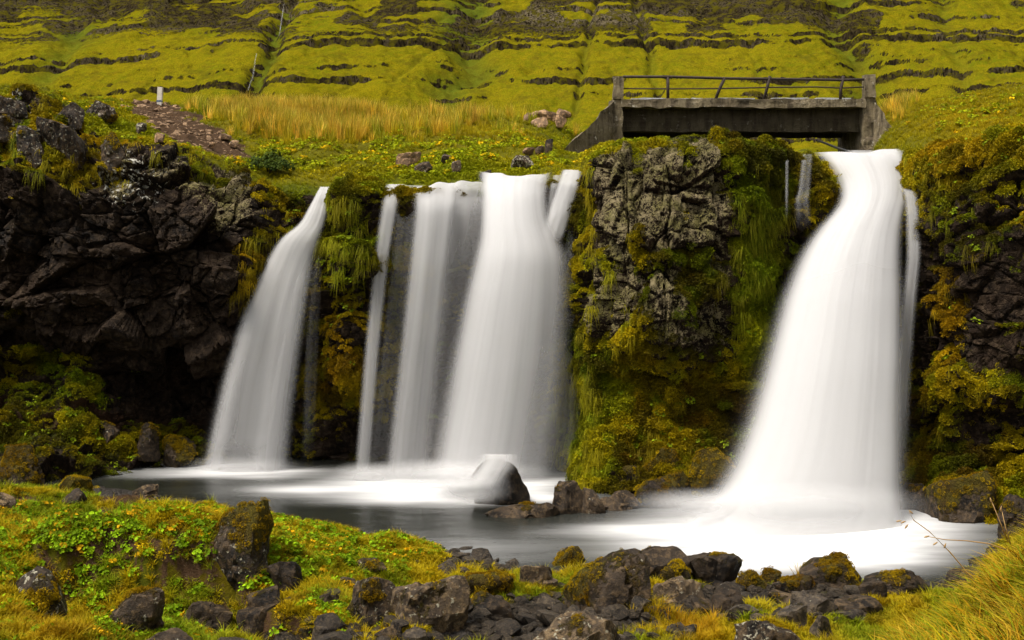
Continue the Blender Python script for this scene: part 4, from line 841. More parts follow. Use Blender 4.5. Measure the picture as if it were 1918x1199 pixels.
FG = [  # foreground, by photo box
 ((380, 945, 510, 1082), 'tall boulder with yellow moss and white lichen set in the grassy bank', .42, .55, dict(depth=.9, sharp=12, tilt=-.1)),
 ((2, 1063, 122, 1142), 'low dark rock with round pale lichen spots in grass near the left edge', .30, .75, {}),
 ((208, 1098, 312, 1192), 'upright dark boulder with speckled flat face in the grass below the bank', .30, .45, dict(sharp=26, seed=77)),
 ((345, 1130, 432, 1188), 'slanting flat slab half buried in grass beside the upright dark boulder', .18, .1, dict(tilt=.35, sharp=24)),
 ((446, 1128, 550, 1186), 'wet flat rock with pale streaked top under a dark wedge rock', .12, .15, dict(sharp=26)),
 ((456, 1096, 532, 1138), 'dark wedge shaped rock lying on the wet flat rock', .22, .1, dict(sharp=30)),
 ((505, 1045, 566, 1112), 'leaning dark slab under the broken edge of the lawn', .40, .1, dict(tilt=-.5, sharp=24)),
 ((270, 1180, 362, 1225), 'grey ridged rock cut off by the bottom edge below the upright boulder', .10, .35, dict(sharp=26)),
 ((640, 1076, 748, 1170), 'grey pitted boulder leaning on a larger brown boulder', .24, .55, dict(sharp=18)),
 ((732, 1082, 880, 1190), 'large brown boulder with a dark moss patch on its face', .28, .5, dict(mat='pale', sharp=18)),
 ((652, 1042, 732, 1080), 'low pointed brown rock on the yellow lawn', .30, .35, dict(sharp=24, mat='pale')),
 ((635, 1080, 666, 1102), 'small smooth pale grey stone on the lawn above the pitted boulder', .0, .3, dict(name='stone', sharp=8, mat='pale', sub=3)),
 ((588, 1108, 642, 1140), 'flat grey slab at the lawn edge left of the pitted boulder', .15, .1, dict(sharp=24)),
 ((750, 1178, 802, 1212), 'smooth round dark stone at the foot of the large brown boulder', .0, .1, dict(name='stone', sharp=7, mat='pebble', sub=3)),
 ((868, 1070, 958, 1122), 'dark moss covered rock right of the large brown boulder', .50, .1, {}),
 ((890, 1108, 968, 1158), 'dark rounded rock with pale crown above the pebbles', .36, .15, {}),
 ((972, 1052, 1042, 1102), 'smooth grey and tan rock in yellow grass', .05, .45, dict(mat='pale', sharp=14)),
 ((1028, 1024, 1098, 1064), 'round mossy rock above yellow grass at the dark pool edge', .45, .3, dict(sharp=10)),
 ((1048, 1038, 1224, 1148), 'largest wedge shaped boulder with a mossy right end', .36, .3, dict(sharp=26, tilt=-.22)),
 ((1165, 1022, 1288, 1088), 'broad dark boulder behind the wedge shaped boulder', .30, .1, dict(sharp=12)),
 ((1242, 1050, 1290, 1094), 'small mossy rock between the broad and the smooth dark boulder', .5, .1, {}),
 ((1284, 1033, 1392, 1100), 'smooth dark boulder with moss on top against the white foam', .30, .12, dict(sharp=9)),
 ((1220, 1074, 1318, 1136), 'pale sloping rock in front of the smooth dark boulder', .16, .5, dict(mat='pale', sharp=24, tilt=-.25)),
 ((1182, 1117, 1224, 1152), 'round pitted grey stone right below the wedge boulder', .0, .3, dict(name='stone', sharp=8, mat='pebble', sub=3)),
 ((965, 1146, 1170, 1250), 'big coarse pale boulder cut by the bottom edge', .18, .62, dict(mat='pale', sharp=18)),
 ((1380, 1160, 1512, 1240), 'dark boulder with many pale lichen specks at the bottom edge', .20, .75, dict(sharp=16)),
 ((1402, 1148, 1440, 1168), 'dark stone resting on the speckled boulder', .05, .1, dict(name='stone', sharp=10, mat='pebble', sub=3)),
 ((1498, 1040, 1622, 1108), 'dark jagged boulder with yellow moss behind a tuft of dry grass', .36, .15, dict(sharp=20)),
 ((1448, 1078, 1522, 1120), 'rounded mossy rock left of the dry grass tuft', .40, .1, dict(sharp=10)),
 ((1382, 1070, 1432, 1108), 'mossy lump right of the smooth dark boulder', .55, .05, {}),
 ((1424, 1068, 1462, 1100), 'yellow mossy lump at the foam edge', .62, .05, {}),
 ((1478, 1112, 1566, 1154), 'dark angular rock with a pale lichen edge', .05, .25, dict(sharp=28, mat='pebble')),
 ((1453, 1132, 1512, 1176), 'smooth dark rounded stone before the brown slab', .0, .15, dict(name='stone', sharp=9, mat='pebble', sub=3)),
 ((1518, 1150, 1564, 1206), 'upright dark stone by the grass at the lower right', .05, .15, dict(name='stone', sharp=14, mat='pebble')),
 ((1438, 1110, 1502, 1140), 'reddish brown slab among the dark stones', .05, .1, dict(sharp=26, mat='pale')),
 ((1330, 1104, 1398, 1154), 'leaning streaked slab below the smooth dark boulder', .20, .3, dict(sharp=24, tilt=.3)),
 ((1362, 1144, 1392, 1172), 'small faceted grey stone beside yellow grass', .0, .25, dict(name='stone', sharp=24, mat='pebble', sub=3)),
 ((1556, 1118, 1650, 1148), 'smooth olive topped slab right of the angular rock', .12, .1, dict(sharp=12)),
 ((1552, 1138, 1640, 1164), 'long low dark stone under the olive topped slab', .05, .1, dict(name='stone', sharp=12, mat='pebble')),
 ((1600, 1090, 1660, 1124), 'smooth grey rock right of the jagged boulder', .05, .1, dict(sharp=10)),
 ((1618, 1072, 1742, 1114), 'long low rock between the foam and the grassy slope', .25, .2, dict(sharp=16)),
 ((1764, 1066, 1836, 1112), 'dark rock half hidden by the grassy slope at the foam edge', .15, .2, dict(sharp=14)),
 ((1258, 1172, 1306, 1204), 'black stone between orange grass tufts at the bottom', .2, .2, dict(name='stone', sharp=16, mat='pebble')),
 ((1290, 1120, 1350, 1160), 'dark broken rock under the pale sloping rock', .2, .3, dict(sharp=22)),
 ((112, 916, 162, 952), 'grey rock in front of the moss capped stone by the pool', .08, .35, dict(sharp=18)),
 ((116, 892, 168, 926), 'stone capped with yellow moss beside the dark pool', .72, .1, dict(sharp=12)),
 ((246, 908, 296, 936), 'small pale grey rock behind the bare earth hump', .10, .45, dict(sharp=24, mat='pale')),
 ((-12, 924, 32, 958), 'flat pale slab at the left edge near the pool', .0, .3, dict(sharp=24, mat='pale')),
 ((1140, 1190, 1180, 1214), 'pointed dark stone right of the coarse pale boulder', .0, .1, dict(name='stone', sharp=24, mat='pebble', sub=3)),
 ((550, 1175, 590, 1210), 'knobbly mossy stone below the wet flat rock', .25, .15, dict(name='stone', sharp=14)),
 ((580, 1172, 620, 1206), 'pointed dark stone near the bottom edge left of the clover', .05, .2, dict(name='stone', sharp=26, mat='pebble')),
 ((700, 1165, 755, 1205), 'dark slab leaning below the pitted boulder', .15, .2, dict(sharp=22)),
]
for bx_, lab, mo, li, kw in FG: boulder(bx_, lab, mo, li, **kw)
# rocks standing in the pool and along the cliff foot (their feet reach below the water)
PW = lambda py: CH * F / (py - HY)
for bx_, lab, mo, li, kw in [
 ((878, 858, 996, 952), 'dark pointed rock with white water pouring over its left side', .05, .05, dict(d=PW(946), sharp=9, depth=.7, seed=4, rough=.04)),
 ((908, 940, 1050, 974), 'long flat wet rock with a yellow mossy end in the pool', .20, .05, dict(d=PW(970), sharp=16, depth=.45)),
 ((1028, 901, 1092, 966), 'dark upright block with moss on its foot in the pool', .14, .05, dict(d=PW(962), sharp=26, depth=.8)),
 ((1078, 912, 1130, 968), 'cracked grey block leaning on the dark upright block', .05, .2, dict(d=PW(962), sharp=26, depth=.8, tilt=-.3)),
 ((1122, 922, 1200, 968), 'grey wet rock at the foot of the lichened bluff', .15, .15, dict(d=PW(962) + .3, sharp=20)),
 ((1185, 888, 1300, 962), 'broad mossy boulder at the foot of the lichened bluff beside the tall waterfall', .42, .1, dict(d=PW(960) + .4, sharp=18)),
 ((1280, 838, 1372, 930), 'green mossy boulder stacked against the bluff beside the tall waterfall', .62, .0, dict(d=24.2, sharp=20)),
 ((1200, 840, 1290, 900), 'yellow moss covered boulder higher up against the bluff', .66, .0, dict(d=24.7, sharp=18)),
 ((1150, 870, 1210, 925), 'small mossy boulder in the dark corner of the bluff', .5, .0, dict(d=24.6, sharp=18)),
 ((1735, 880, 1885, 992), 'large dark rock draped in golden moss right of the tall waterfall', .52, .0, dict(d=22.0, sharp=10)),
 ((1672, 905, 1740, 966), 'dim round rock in the mist right of the tall waterfall', .15, .0, dict(d=22.9, sharp=8)),
 ((1870, 925, 1945, 1010), 'dark wet rock at the right edge behind the tall grass', .25, .0, dict(d=20.5, sharp=14)),
 ((-30, 834, 78, 912), 'block of earth and turf at the left edge of the pool', .42, .0, dict(d=24.4, sharp=18, mat='pale')),
 ((100, 822, 165, 868), 'dark mossy boulder on the bank under the overhanging cliff', .40, .1, dict(d=26.8)),
 ((250, 790, 300, 850), 'dark boulder below the cave at the water edge', .35, .1, dict(d=27.0)),
 ((300, 815, 370, 868), 'low mossy rock near the foot of the narrow waterfall', .45, .1, dict(d=27.2)),
 ((165, 790, 225, 836), 'small dark rock in the greenery under the overhang', .35, .1, dict(d=27.1)),
]: boulder(bx_, lab, mo, li, **kw)
# brink and plateau: distance read from the surface itself
flat_px, flat_py = proj(co[:, 0], co[:, 1], co[:, 2])
def phit(px, py, r=5):
    m = (np.abs(flat_px - px) < r) & (np.abs(flat_py - py) < r)
    return float(co[m][:, 1].min()) if m.any() else (phit(px, py, r * 2) if r < 60 else 30.0)
for bx_, lab, mo, li, kw in [
 ((-14, 180, 54, 222), 'big white speckled rock at the top left corner of the cliff', .18, .6, dict(sharp=26, sink=.4)),
 ((-14, 216, 40, 254), 'white speckled rock below the top left rock', .2, .6, dict(sharp=26, sink=.4)),
 ((156, 190, 218, 224), 'white patched rock under a turf cap near the path', .40, .65, dict(sharp=26, sink=.7)),
 ((78, 222, 156, 296), 'tall lichen spotted rock on the cliff edge below the turf', .22, .6, dict(sharp=28, sink=.4, seed=31, depth=1.2)),
 ((34, 236, 92, 294), 'squat lichen spotted rock left of the tall lichen spotted rock', .22, .6, dict(sharp=26, sink=.4, seed=52)),
 ((186, 250, 238, 304), 'cracked dark rock at the brink below the white patched rock', .2, .5, dict(sharp=28, sink=.4, seed=53)),
 ((106, 194, 160, 228), 'flat topped rock under the turf left of the white patched rock', .3, .55, dict(sharp=26, sink=.5, seed=54)),
 ((288, 248, 310, 264), 'small tan stone on the worn path', .0, .2, dict(name='stone', mat='tan', sharp=24, sub=3)),
 ((254, 230, 276, 250), 'white lichened stone in the turf beside the path', .1, .9, dict(name='stone', sharp=16, sub=3)),
 ((408, 250, 434, 260), 'flat pale stone on the path near the tall grass', .0, .3, dict(name='stone', mat='tan', sharp=24, sub=3)),
 ((390, 266, 404, 276), 'tiny pale stone at the lower end of the path', .0, .3, dict(name='stone', mat='tan', sharp=24, sub=3)),
 ((430, 262, 448, 274), 'pale stone beside the dark bush at the path end', .0, .4, dict(name='stone', mat='tan', sharp=20, sub=3)),
 ((742, 286, 790, 310), 'flat brown slab jutting from the turf above the middle waterfall', .05, .2, dict(mat='tan', sharp=26)),
 ((775, 302, 812, 326), 'dark lichened rock below the flat brown slab', .2, .6, dict(sharp=20)),
 ((826, 288, 846, 304), 'small grey stone among leafy plants on the plateau', .0, .4, dict(name='stone', mat='pale', sub=3)),
 ((845, 300, 864, 322), 'pale stone above the brink of the middle waterfall', .05, .6, dict(name='stone', mat='pale', sub=3)),
 ((958, 290, 1000, 316), 'pale lichen covered rock among yellow flowers near the bridge', .08, .95, dict(sharp=18)),
 ((978, 276, 1002, 288), 'flat tan stone left of the wing wall', .0, .1, dict(name='stone', mat='tan', sub=3)),
 ((1002, 272, 1020, 288), 'round grey stone left of the wing wall', .0, .2, dict(name='stone', mat='pale', sub=3)),
 ((1020, 260, 1036, 284), 'upright grey stone under the grass tussock by the wing wall', .0, .2, dict(name='stone', mat='pale', sharp=22, sub=3)),
 ((898, 318, 920, 336), 'dark wet rock at the brink of the middle waterfall', .2, .3, dict(name='stone', sub=3)),
]:
    d_ = phit((bx_[0] + bx_[2]) / 2, bx_[3] - 2); boulder(bx_, lab, mo, li, d=d_ - .1, **kw)
dp = phit(1025, 236)
for bx_, lab in [((984, 234, 1008, 250), 'brown block at the bottom of the stone heap by the bridge'), ((994, 218, 1026, 236), 'brown block on the near side of the stone heap'),
                 ((980, 210, 998, 230), 'leftmost stone of the heap by the bridge'), ((992, 208, 1010, 222), 'dark stone with pale top in the heap by the bridge'),
                 ((1018, 210, 1046, 234), 'large tan block in the middle of the stone heap'), ((1040, 216, 1062, 236), 'rounded tan block at the right end of the stone heap'),
                 ((1042, 204, 1070, 218), 'topmost tan block of the stone heap by the bridge'), ((1008, 206, 1030, 218), 'small tan stone at the back of the heap')]:
    boulder(bx_, lab, .0, .15, mat='tan', d=min(dp, 38.5) + (0 if bx_[1] > 215 else .9), sharp=22, sub=3, group='stone heap by the bridge', depth=.9)
# pebbles on the shore
PEB = [stone_mesh('pebble', 40 + i, 2, 12 + 5 * (i % 4), 10, .02, (1, .75 + .1 * (i % 3), .45 + .06 * (i % 4)), M['pebble']) for i in range(9)]
def in_boulder(x, y, grow=1.0):
    for bx, by, rx, ry, zt in BOULD:
        if ((x - bx) / (rx * grow)) ** 2 + ((y - by) / (ry * grow)) ** 2 < 1: return True
    return False
npeb = 0; tries = 0; placed = []
while npeb < 290 and tries < 9000:
    tries += 1
    u_ = rng.random()
    if u_ < .50: px, py = rng.normal(930, 130), rng.uniform(1120, 1215)
    elif u_ < .66: px, py = rng.uniform(1100, 1300), rng.uniform(1120, 1205)
    elif u_ < .84: px, py = rng.uniform(1300, 1620), rng.uniform(1085, 1165)
    elif u_ < .92: px, py = rng.uniform(830, 960), rng.uniform(1035, 1075)
    else: px, py = rng.normal(640, 80), rng.uniform(1165, 1215)
    d = hit(px, py); x = (px - CX) / F * d; s = float(np.clip(rng.lognormal(math.log(.21), .42), .09, .5))
    if in_boulder(x, d, .95) or any((x - a) ** 2 + (d - b) ** 2 < (.36 * (s + c)) ** 2 for a, b, c in placed): continue
    placed.append((x, d, s)); o = link('pebble', PEB[npeb % 9]); o.location = (x, d, float(ground([x], [d])[0]) + s * .10); o.scale = (s, s, s * rng.uniform(.8, 1.2))
    o.rotation_euler = (rng.normal(0, .25), rng.normal(0, .25), rng.uniform(0, 6.28)); o['lichen_amount'] = float(rng.uniform(0, .35))
    tag(o, 'small dark angular stone on the stony shore between the boulders', 'pebble', 'pebbles on the stony shore'); npeb += 1
print('stones', npeb, round(time.time() - T0, 1))

# ------------------------------------------------------------------ small things
pd = phit(300, 190); e = bpy.data.objects.new('marker_post', None); COL.objects.link(e); e.location = P(299, 190, pd)
bpy.context.view_layer.update()
o = rough_box('post', -.055 * 1.4, .055 * 1.4, -.07, .07, -.3, .47, M['post'], e, amp=.008, step=.08, seed=70); o.rotation_euler = (0, .06, 0)
o = rough_box('painted_band', -.084, .084, -.078, .078, -.02, .03, M['blue'], e, amp=.003, step=.08, seed=71)
tag(e, 'short pale marker post with blue foot at the top of the path', 'post')
ds = hit(1356, 1110); x_, y_, z_ = P(1356, 1103, ds - .15)
me = bpy.data.meshes.new('scrap'); pts = [(-.045, 0, .06), (.0, .01, .075), (.012, 0, .02), (.045, .01, -.05), (.02, 0, -.07), (-.02, .01, -.01)]
me.from_pydata([(a, b, c) for a, b, c in pts] + [(a, b + .012, c) for a, b, c in pts], [], [tuple(range(5, -1, -1)), tuple(range(6, 12))] + [(i, (i + 1) % 6, 6 + (i + 1) % 6, 6 + i) for i in range(6)]); me.materials.append(M['scrap'])
o = link('white_scrap', me); o.location = (x_, y_, z_); tag(o, 'small torn white scrap lying before the smooth dark boulder', 'scrap')

# ------------------------------------------------------------------ plants (scattered clumps)
SRC = {}
def clump(kind, seed):
    r = np.random.default_rng(seed); V = []; Fc = []; tip = []; rv = []
    def blade(base, dirv, h, wd, bend, droop=0.0, nseg=3):
        side = np.array((-dirv[1], dirv[0], 0)); side /= np.linalg.norm(side) + 1e-6; q = r.random(); i0 = len(V)
        for k in range(nseg + 1):
            t = k / nseg; p = base + np.array((0, 0, 1)) * h * (t - droop * t * t) + dirv * bend * t * t; ww = wd * (1 - t) ** .7
            if k < nseg: V.extend([p - side * ww, p + side * ww]); tip.extend([t, t]); rv.extend([q, q])
            else: V.append(p); tip.append(1); rv.append(q)
        for k in range(nseg - 1): a = i0 + 2 * k; Fc.append((a, a + 1, a + 3)); Fc.append((a, a + 3, a + 2))
        a = i0 + 2 * (nseg - 1); Fc.append((a, a + 1, a + 2))
    if kind == 'short_grass':
        for _ in range(26):
            a = r.uniform(0, 6.28); d_ = np.array((math.cos(a), math.sin(a), 0)); rr = r.uniform(0, .07); h = r.uniform(.04, .12)
            blade(d_ * rr, d_, h, .0055, h * r.uniform(.2, 1.0), .3, 2)
    elif kind == 'meadow_grass':
        for _ in range(26):
            a = r.uniform(0, 6.28); d_ = np.array((math.cos(a), math.sin(a), 0)); h = r.uniform(.14, .34)
            blade(d_ * r.uniform(0, .07), d_, h, .006, h * r.uniform(.15, .9), .35, 3)
    elif kind == 'tall_grass':
        for _ in range(30):
            a = r.uniform(0, 6.28); d_ = np.array((math.cos(a), math.sin(a), 0)); h = r.uniform(.35, .8)
            blade(d_ * r.uniform(0, .18), d_ + np.array((.35, 0, 0)), h, .011, h * r.uniform(.08, .35), .1, 3)
    elif kind == 'hanging_grass':
        for _ in range(30):
            a = r.uniform(-2.6, -.5); d_ = np.array((math.cos(a), math.sin(a), 0)); h = r.uniform(.10, .2)
            blade(np.array((r.uniform(-.12, .12), 0, r.uniform(-.05, .05))), d_, h, .009, r.uniform(.10, .22), r.uniform(2.2, 4.5), 4)
    elif kind == 'moss':
        for _ in range(70):
            v = r.normal(size=3); v[2] = abs(v[2]) * .8; v /= np.linalg.norm(v); p = v * np.array((.075, .075, .05)) * r.uniform(.7, 1.05); s = r.uniform(.008, .015)
            a = np.cross(v, r.normal(size=3)); a /= np.linalg.norm(a) + 1e-6; n_ = v + r.normal(size=3) * .5; i0 = len(V); q = r.random()
            b = np.cross(a, n_); b /= np.linalg.norm(b) + 1e-6
            for c_ in (-a * s, a * s, (b * .6 + v) * s * 1.5): V.append(p + c_); tip.append(.5); rv.append(q)
            Fc.append((i0, i0 + 1, i0 + 2))
    elif kind == 'leafy_plant':
        for _ in range(20):
            a = r.uniform(0, 6.28); rr = r.uniform(.01, .11); h = r.uniform(.02, .10); p = np.array((math.cos(a) * rr, math.sin(a) * rr, h)); s = r.uniform(.016, .034)
            n_ = np.array((math.cos(a) * .5, math.sin(a) * .5 - .25, 1.0)) + r.normal(size=3) * .35; n_ /= np.linalg.norm(n_); x_ = np.cross(n_, (0.3, .9, .1)); x_ /= np.linalg.norm(x_); y_ = np.cross(n_, x_)
            i0 = len(V); q = r.random(); V.append(p - n_ * s * .25); tip.append(0); rv.append(q)
            for k in range(6): w_ = 6.283 * k / 6; V.append(p + (x_ * math.cos(w_) + y_ * math.sin(w_)) * s * (1 if k % 2 else .82)); tip.append(.6); rv.append(q)
            for k in range(6): Fc.append((i0, i0 + 1 + k, i0 + 1 + (k + 1) % 6))
    mat = {'short_grass': 'grass', 'meadow_grass': 'grass', 'tall_grass': 'gold', 'hanging_grass': 'grass', 'moss': 'moss', 'leafy_plant': 'leaf'}[kind]
    return mesh_from(kind, np.array(V), np.array(Fc), False, dict(tip=np.array(tip), rv=np.array(rv)), M[mat])
for kd in ('short_grass', 'meadow_grass', 'tall_grass', 'hanging_grass', 'moss', 'leafy_plant'):
    c_ = bpy.data.collections.new('clumps_' + kd)
    for i in range(4): c_.objects.link(bpy.data.objects.new(kd + '_clump', clump(kd, 900 + i * 7)))
    SRC[kd] = c_
def gn_tree(kd):
    t = bpy.data.node_groups.new('scatter_' + kd, 'GeometryNodeTree')
    t.interface.new_socket('Geometry', in_out='INPUT', socket_type='NodeSocketGeometry'); t.interface.new_socket('Geometry', in_out='OUTPUT', socket_type='NodeSocketGeometry')
    gi = t.nodes.new('NodeGroupInput'); go = t.nodes.new('NodeGroupOutput'); ip = t.nodes.new('GeometryNodeInstanceOnPoints'); ci = t.nodes.new('GeometryNodeCollectionInfo')
    ci.inputs['Collection'].default_value = SRC[kd]; ci.inputs['Separate Children'].default_value = True; ci.inputs['Reset Children'].default_value = True
    def na(nm, ty): n = t.nodes.new('GeometryNodeInputNamedAttribute'); n.data_type = ty; n.inputs[0].default_value = nm; return n.outputs[0]
    ip.inputs['Pick Instance'].default_value = True
    t.links.new(gi.outputs[0], ip.inputs['Points']); t.links.new(ci.outputs[0], ip.inputs['Instance']); t.links.new(na('idx', 'INT'), ip.inputs['Instance Index'])
    t.links.new(na('rot', 'FLOAT_VECTOR'), ip.inputs['Rotation']); t.links.new(na('scl', 'FLOAT'), ip.inputs['Scale']); t.links.new(ip.outputs[0], go.inputs[0])
    return t
GN = {k: gn_tree(k) for k in SRC}
c_ = bpy.data.collections.new('clumps_chips')
for i in range(4): c_.objects.link(bpy.data.objects.new('stone_chip', stone_mesh('stone_chip', 60 + i, 1, 20, 9, .02, (1, .8, .5), M['tan'], smooth=False)))
SRC['chips'] = c_; GN['chips'] = gn_tree('chips')
def scatter(name, kd, pts, nrm, scl, tints, label, align=.6, spin=True):
    n = len(pts)
    if n == 0: return
    up = nrm * align + np.array((0, 0, 1.0)) * (1 - align); up /= np.linalg.norm(up, axis=1, keepdims=True)
    # euler XYZ that takes +Z to up, with a random spin first
    sp = rng.uniform(0, 6.283, n) if spin else rng.normal(0, .35, n)
    beta = np.arccos(np.clip(up[:, 2], -1, 1)); alpha = np.arctan2(up[:, 1], up[:, 0])
    # R = Rz(alpha) Ry(beta) Rz(sp - alpha)
    ca, sa, cb, sb, cg, sg = np.cos(alpha), np.sin(alpha), np.cos(beta), np.sin(beta), np.cos(sp - alpha), np.sin(sp - alpha)
    r20 = -sb * cg; r21 = sb * sg; r22 = cb; r10 = sa * cb * cg + ca * sg; r00 = ca * cb * cg - sa * sg
    rot = np.c_[np.arctan2(r21, r22), np.arcsin(np.clip(-r20, -1, 1)), np.arctan2(r10, r00)]
    me = bpy.data.meshes.new(name); me.vertices.add(n); me.vertices.foreach_set('co', np.ascontiguousarray(pts, np.float32).ravel())
    me.attributes.new('rot', 'FLOAT_VECTOR', 'POINT').data.foreach_set('vector', np.ascontiguousarray(rot, np.float32).ravel())
    me.attributes.new('scl', 'FLOAT', 'POINT').data.foreach_set('value', np.asarray(scl, np.float32))
    me.attributes.new('idx', 'INT', 'POINT').data.foreach_set('value', rng.integers(0, 4, n).astype(np.int32))
    tt = np.clip(tints * np.array((1.85, 1.78, .6)) * rng.normal(1, .16, (n, 1)), .002, 1)
    me.attributes.new('tint', 'FLOAT_COLOR', 'POINT').data.foreach_set('color', np.c_[tt, np.ones(n)].astype(np.float32).ravel())
    o = link(name, me); md = o.modifiers.new('scatter', 'NODES'); md.node_group = GN[kd]; tag(o, label, kind='stuff'); return o
def palette(n, items):
    w_ = np.array([b for a, b in items], float); return np.array([a for a, b in items])[rng.choice(len(items), size=n, p=w_ / w_.sum())]
def pick(weight, n):
    wgt = np.clip(weight, 0, None); wgt = wgt / wgt.sum(); return rng.choice(len(wgt), size=n, p=wgt)
# -- cliff moss and hanging grass: sampled on the cliff by area and moss cover
cell = np.linalg.norm(np.cross(np.gradient(Pn, axis=1), np.gradient(Pn, axis=0)), axis=2).ravel()
vis = (PX0 > -260) & (PX0 < 2180)
infall = blob(PX0, PY0, 1610, 650, 60, 330) + blob(PX0, PY0, 930, 640, 90, 260)
wgt = cell * sstep(.42, .75, moss) * face * vis * (1 - .8 * np.clip(infall, 0, 1))
ii = pick(wgt, 62000)
scatter('cliff_moss', 'moss', co[ii] + rng.normal(0, .012, (len(ii), 3)), cn[ii], rng.uniform(.55, 1.35, len(ii)) * (.6 + .5 * np.clip(moss[ii], 0, 1)), tint[ii] * (.40 + 1.2 * vnoise(co[ii] / .45, 160))[:, None], 'mats of olive and yellow moss on the cliffs', .8)
hang = (.9 * B(1425, 410, 38, 70) + .7 * B(1400, 480, 45, 90) + .8 * B(655, 430, 45, 60) + .6 * B(480, 460, 45, 60) + .7 * B(1085, 830, 45, 140) + .6 * B(1110, 380, 30, 70) + .45 * B(1770, 330, 80, 60) + .5 * B(1750, 480, 60, 150) + .4 * B(1860, 560, 80, 160) + .4 * B(1600, 340, 30, 30)
        + .5 * B(150, 320, 90, 30) + .5 * B(330, 300, 120, 22) + .4 * B(40, 260, 60, 40) + .45 * B(440, 500, 30, 60) + .5 * B(1240, 850, 120, 60) + .5 * B(1150, 540, 30, 60))
ii = pick(cell * hang * face * vis * sstep(.2, .5, moss) * (1 - .8 * sstep(1690, 1730, PX0)), 1300)
scatter('cliff_grass', 'hanging_grass', co[ii], cn[ii], rng.uniform(.4, 1.1, len(ii)), tint[ii] * 1.15, 'strands of grass hanging down the cliffs', .0, spin=False)
lf = (.5 * B(1420, 560, 45, 150) + .5 * B(655, 500, 50, 120) + .25 * B(170, 740, 170, 60) + .4 * B(150, 830, 200, 30) + .35 * B(1250, 820, 120, 100) + .3 * B(1850, 430, 90, 120) + .4 * B(540, 420, 30, 40))
ii = pick(cell * lf * face * vis * sstep(.3, .5, moss), 450)
fresh = np.array((.085, .125, .012))
scatter('cliff_leaves', 'leafy_plant', co[ii], cn[ii], rng.uniform(.5, 1.1, len(ii)), np.tile(fresh, (len(ii), 1)), 'small leafy plants growing on the cliffs', .5)
mp = np.concatenate([a for a, b in MOSSPTS]); mn = np.concatenate([b for a, b in MOSSPTS]); hm = vnoise(mp / .4, 170)[:, None]
scatter('boulder_moss', 'moss', mp, mn, rng.uniform(.25, .6, len(mp)), np.array((.135, .105, .005)) * hm * 1.4 + np.array((.06, .032, .004)) * (1 - hm), 'tufts of moss on the boulders', .85)
# -- plateau
pm = (1 - face) * (1 - far) * (cn[:, 2] > .3) * vis * cell * (1 - np.clip(bdirt * 1.6, 0, 1)) * (1 - .92 * sstep(1195, 1215, PX1) * sstep(1625, 1610, PX1) * (PY1 > 255))
bl = lambda *a: blob(PX1, PY1, *a)
tallw = (1.0 * bl(580, 212, 120, 30) + .12 * bl(880, 228, 110, 22)) * sstep(.25, .6, vnoise(co / 1.2, 171)) + .08 * bl(1085, 240, 25, 16) + .2 * bl(1665, 205, 25, 14)
tallw = tallw * (1 - .95 * np.clip(bl(1025, 228, 60, 30) * 1.5, 0, 1)) * (1 - .8 * np.clip(bl(400, 250, 60, 60), 0, 1))
ii = pick(pm * tallw, 3000)
tg = np.array((.28, .25, .016))
scatter('tall_grass', 'tall_grass', co[ii], cn[ii], rng.uniform(.35, 1.1, len(ii)), palette(len(ii), [((.15, .17, .012), 4), ((.26, .22, .016), 4), ((.34, .24, .05), 3), ((.42, .29, .11), 2)]), 'tall golden grass on the plateau behind the falls', .2)
pm = pm * (1 - .75 * np.clip(bl(60, 232, 110, 40), 0, 1))
ii = pick(pm * (1 + .5 * bl(300, 260, 200, 60) + 2.2 * bl(1830, 225, 150, 55)), 38000)
scatter('plateau_grass', 'meadow_grass', co[ii], cn[ii], rng.uniform(.25, .65, len(ii)) * (1 + .7 * blob(PX1[ii], PY1[ii], 880, 235, 130, 30)), tint[ii] * 1.1, 'short yellow green grass covering the plateau', .3)
ii = pick(cell * np.clip(bdirt, 0, 1) ** 2 * (1 - face) * (PX1 < 480) * (PX1 > 190) * (PY1 < 300), 650)
scatter('path_gravel', 'chips', co[ii], cn[ii], np.clip(rng.lognormal(math.log(.10), .5, len(ii)), .03, .3), np.tile((.2, .14, .1), (len(ii), 1)), 'loose stones on the worn path', .8)
lw = .9 * bl(800, 290, 200, 30) + .7 * bl(960, 285, 60, 25) + .8 * bl(500, 310, 50, 30) + .5 * bl(330, 268, 90, 14) + .3 * bl(1850, 215, 80, 30) + .4 * bl(150, 235, 120, 40)
ii = pick(pm * lw * sstep(.35, .55, vnoise(co / .9, 172)), 3600)
fl = np.where(rng.random((len(ii), 1)) < .12, np.array((.30, .22, .01)), np.array((.125, .160, .008)))
scatter('plateau_leaves', 'leafy_plant', co[ii], cn[ii], rng.uniform(.6, 1.25, len(ii)), fl, 'leafy green plants with yellow flowers above the middle waterfall', .3)
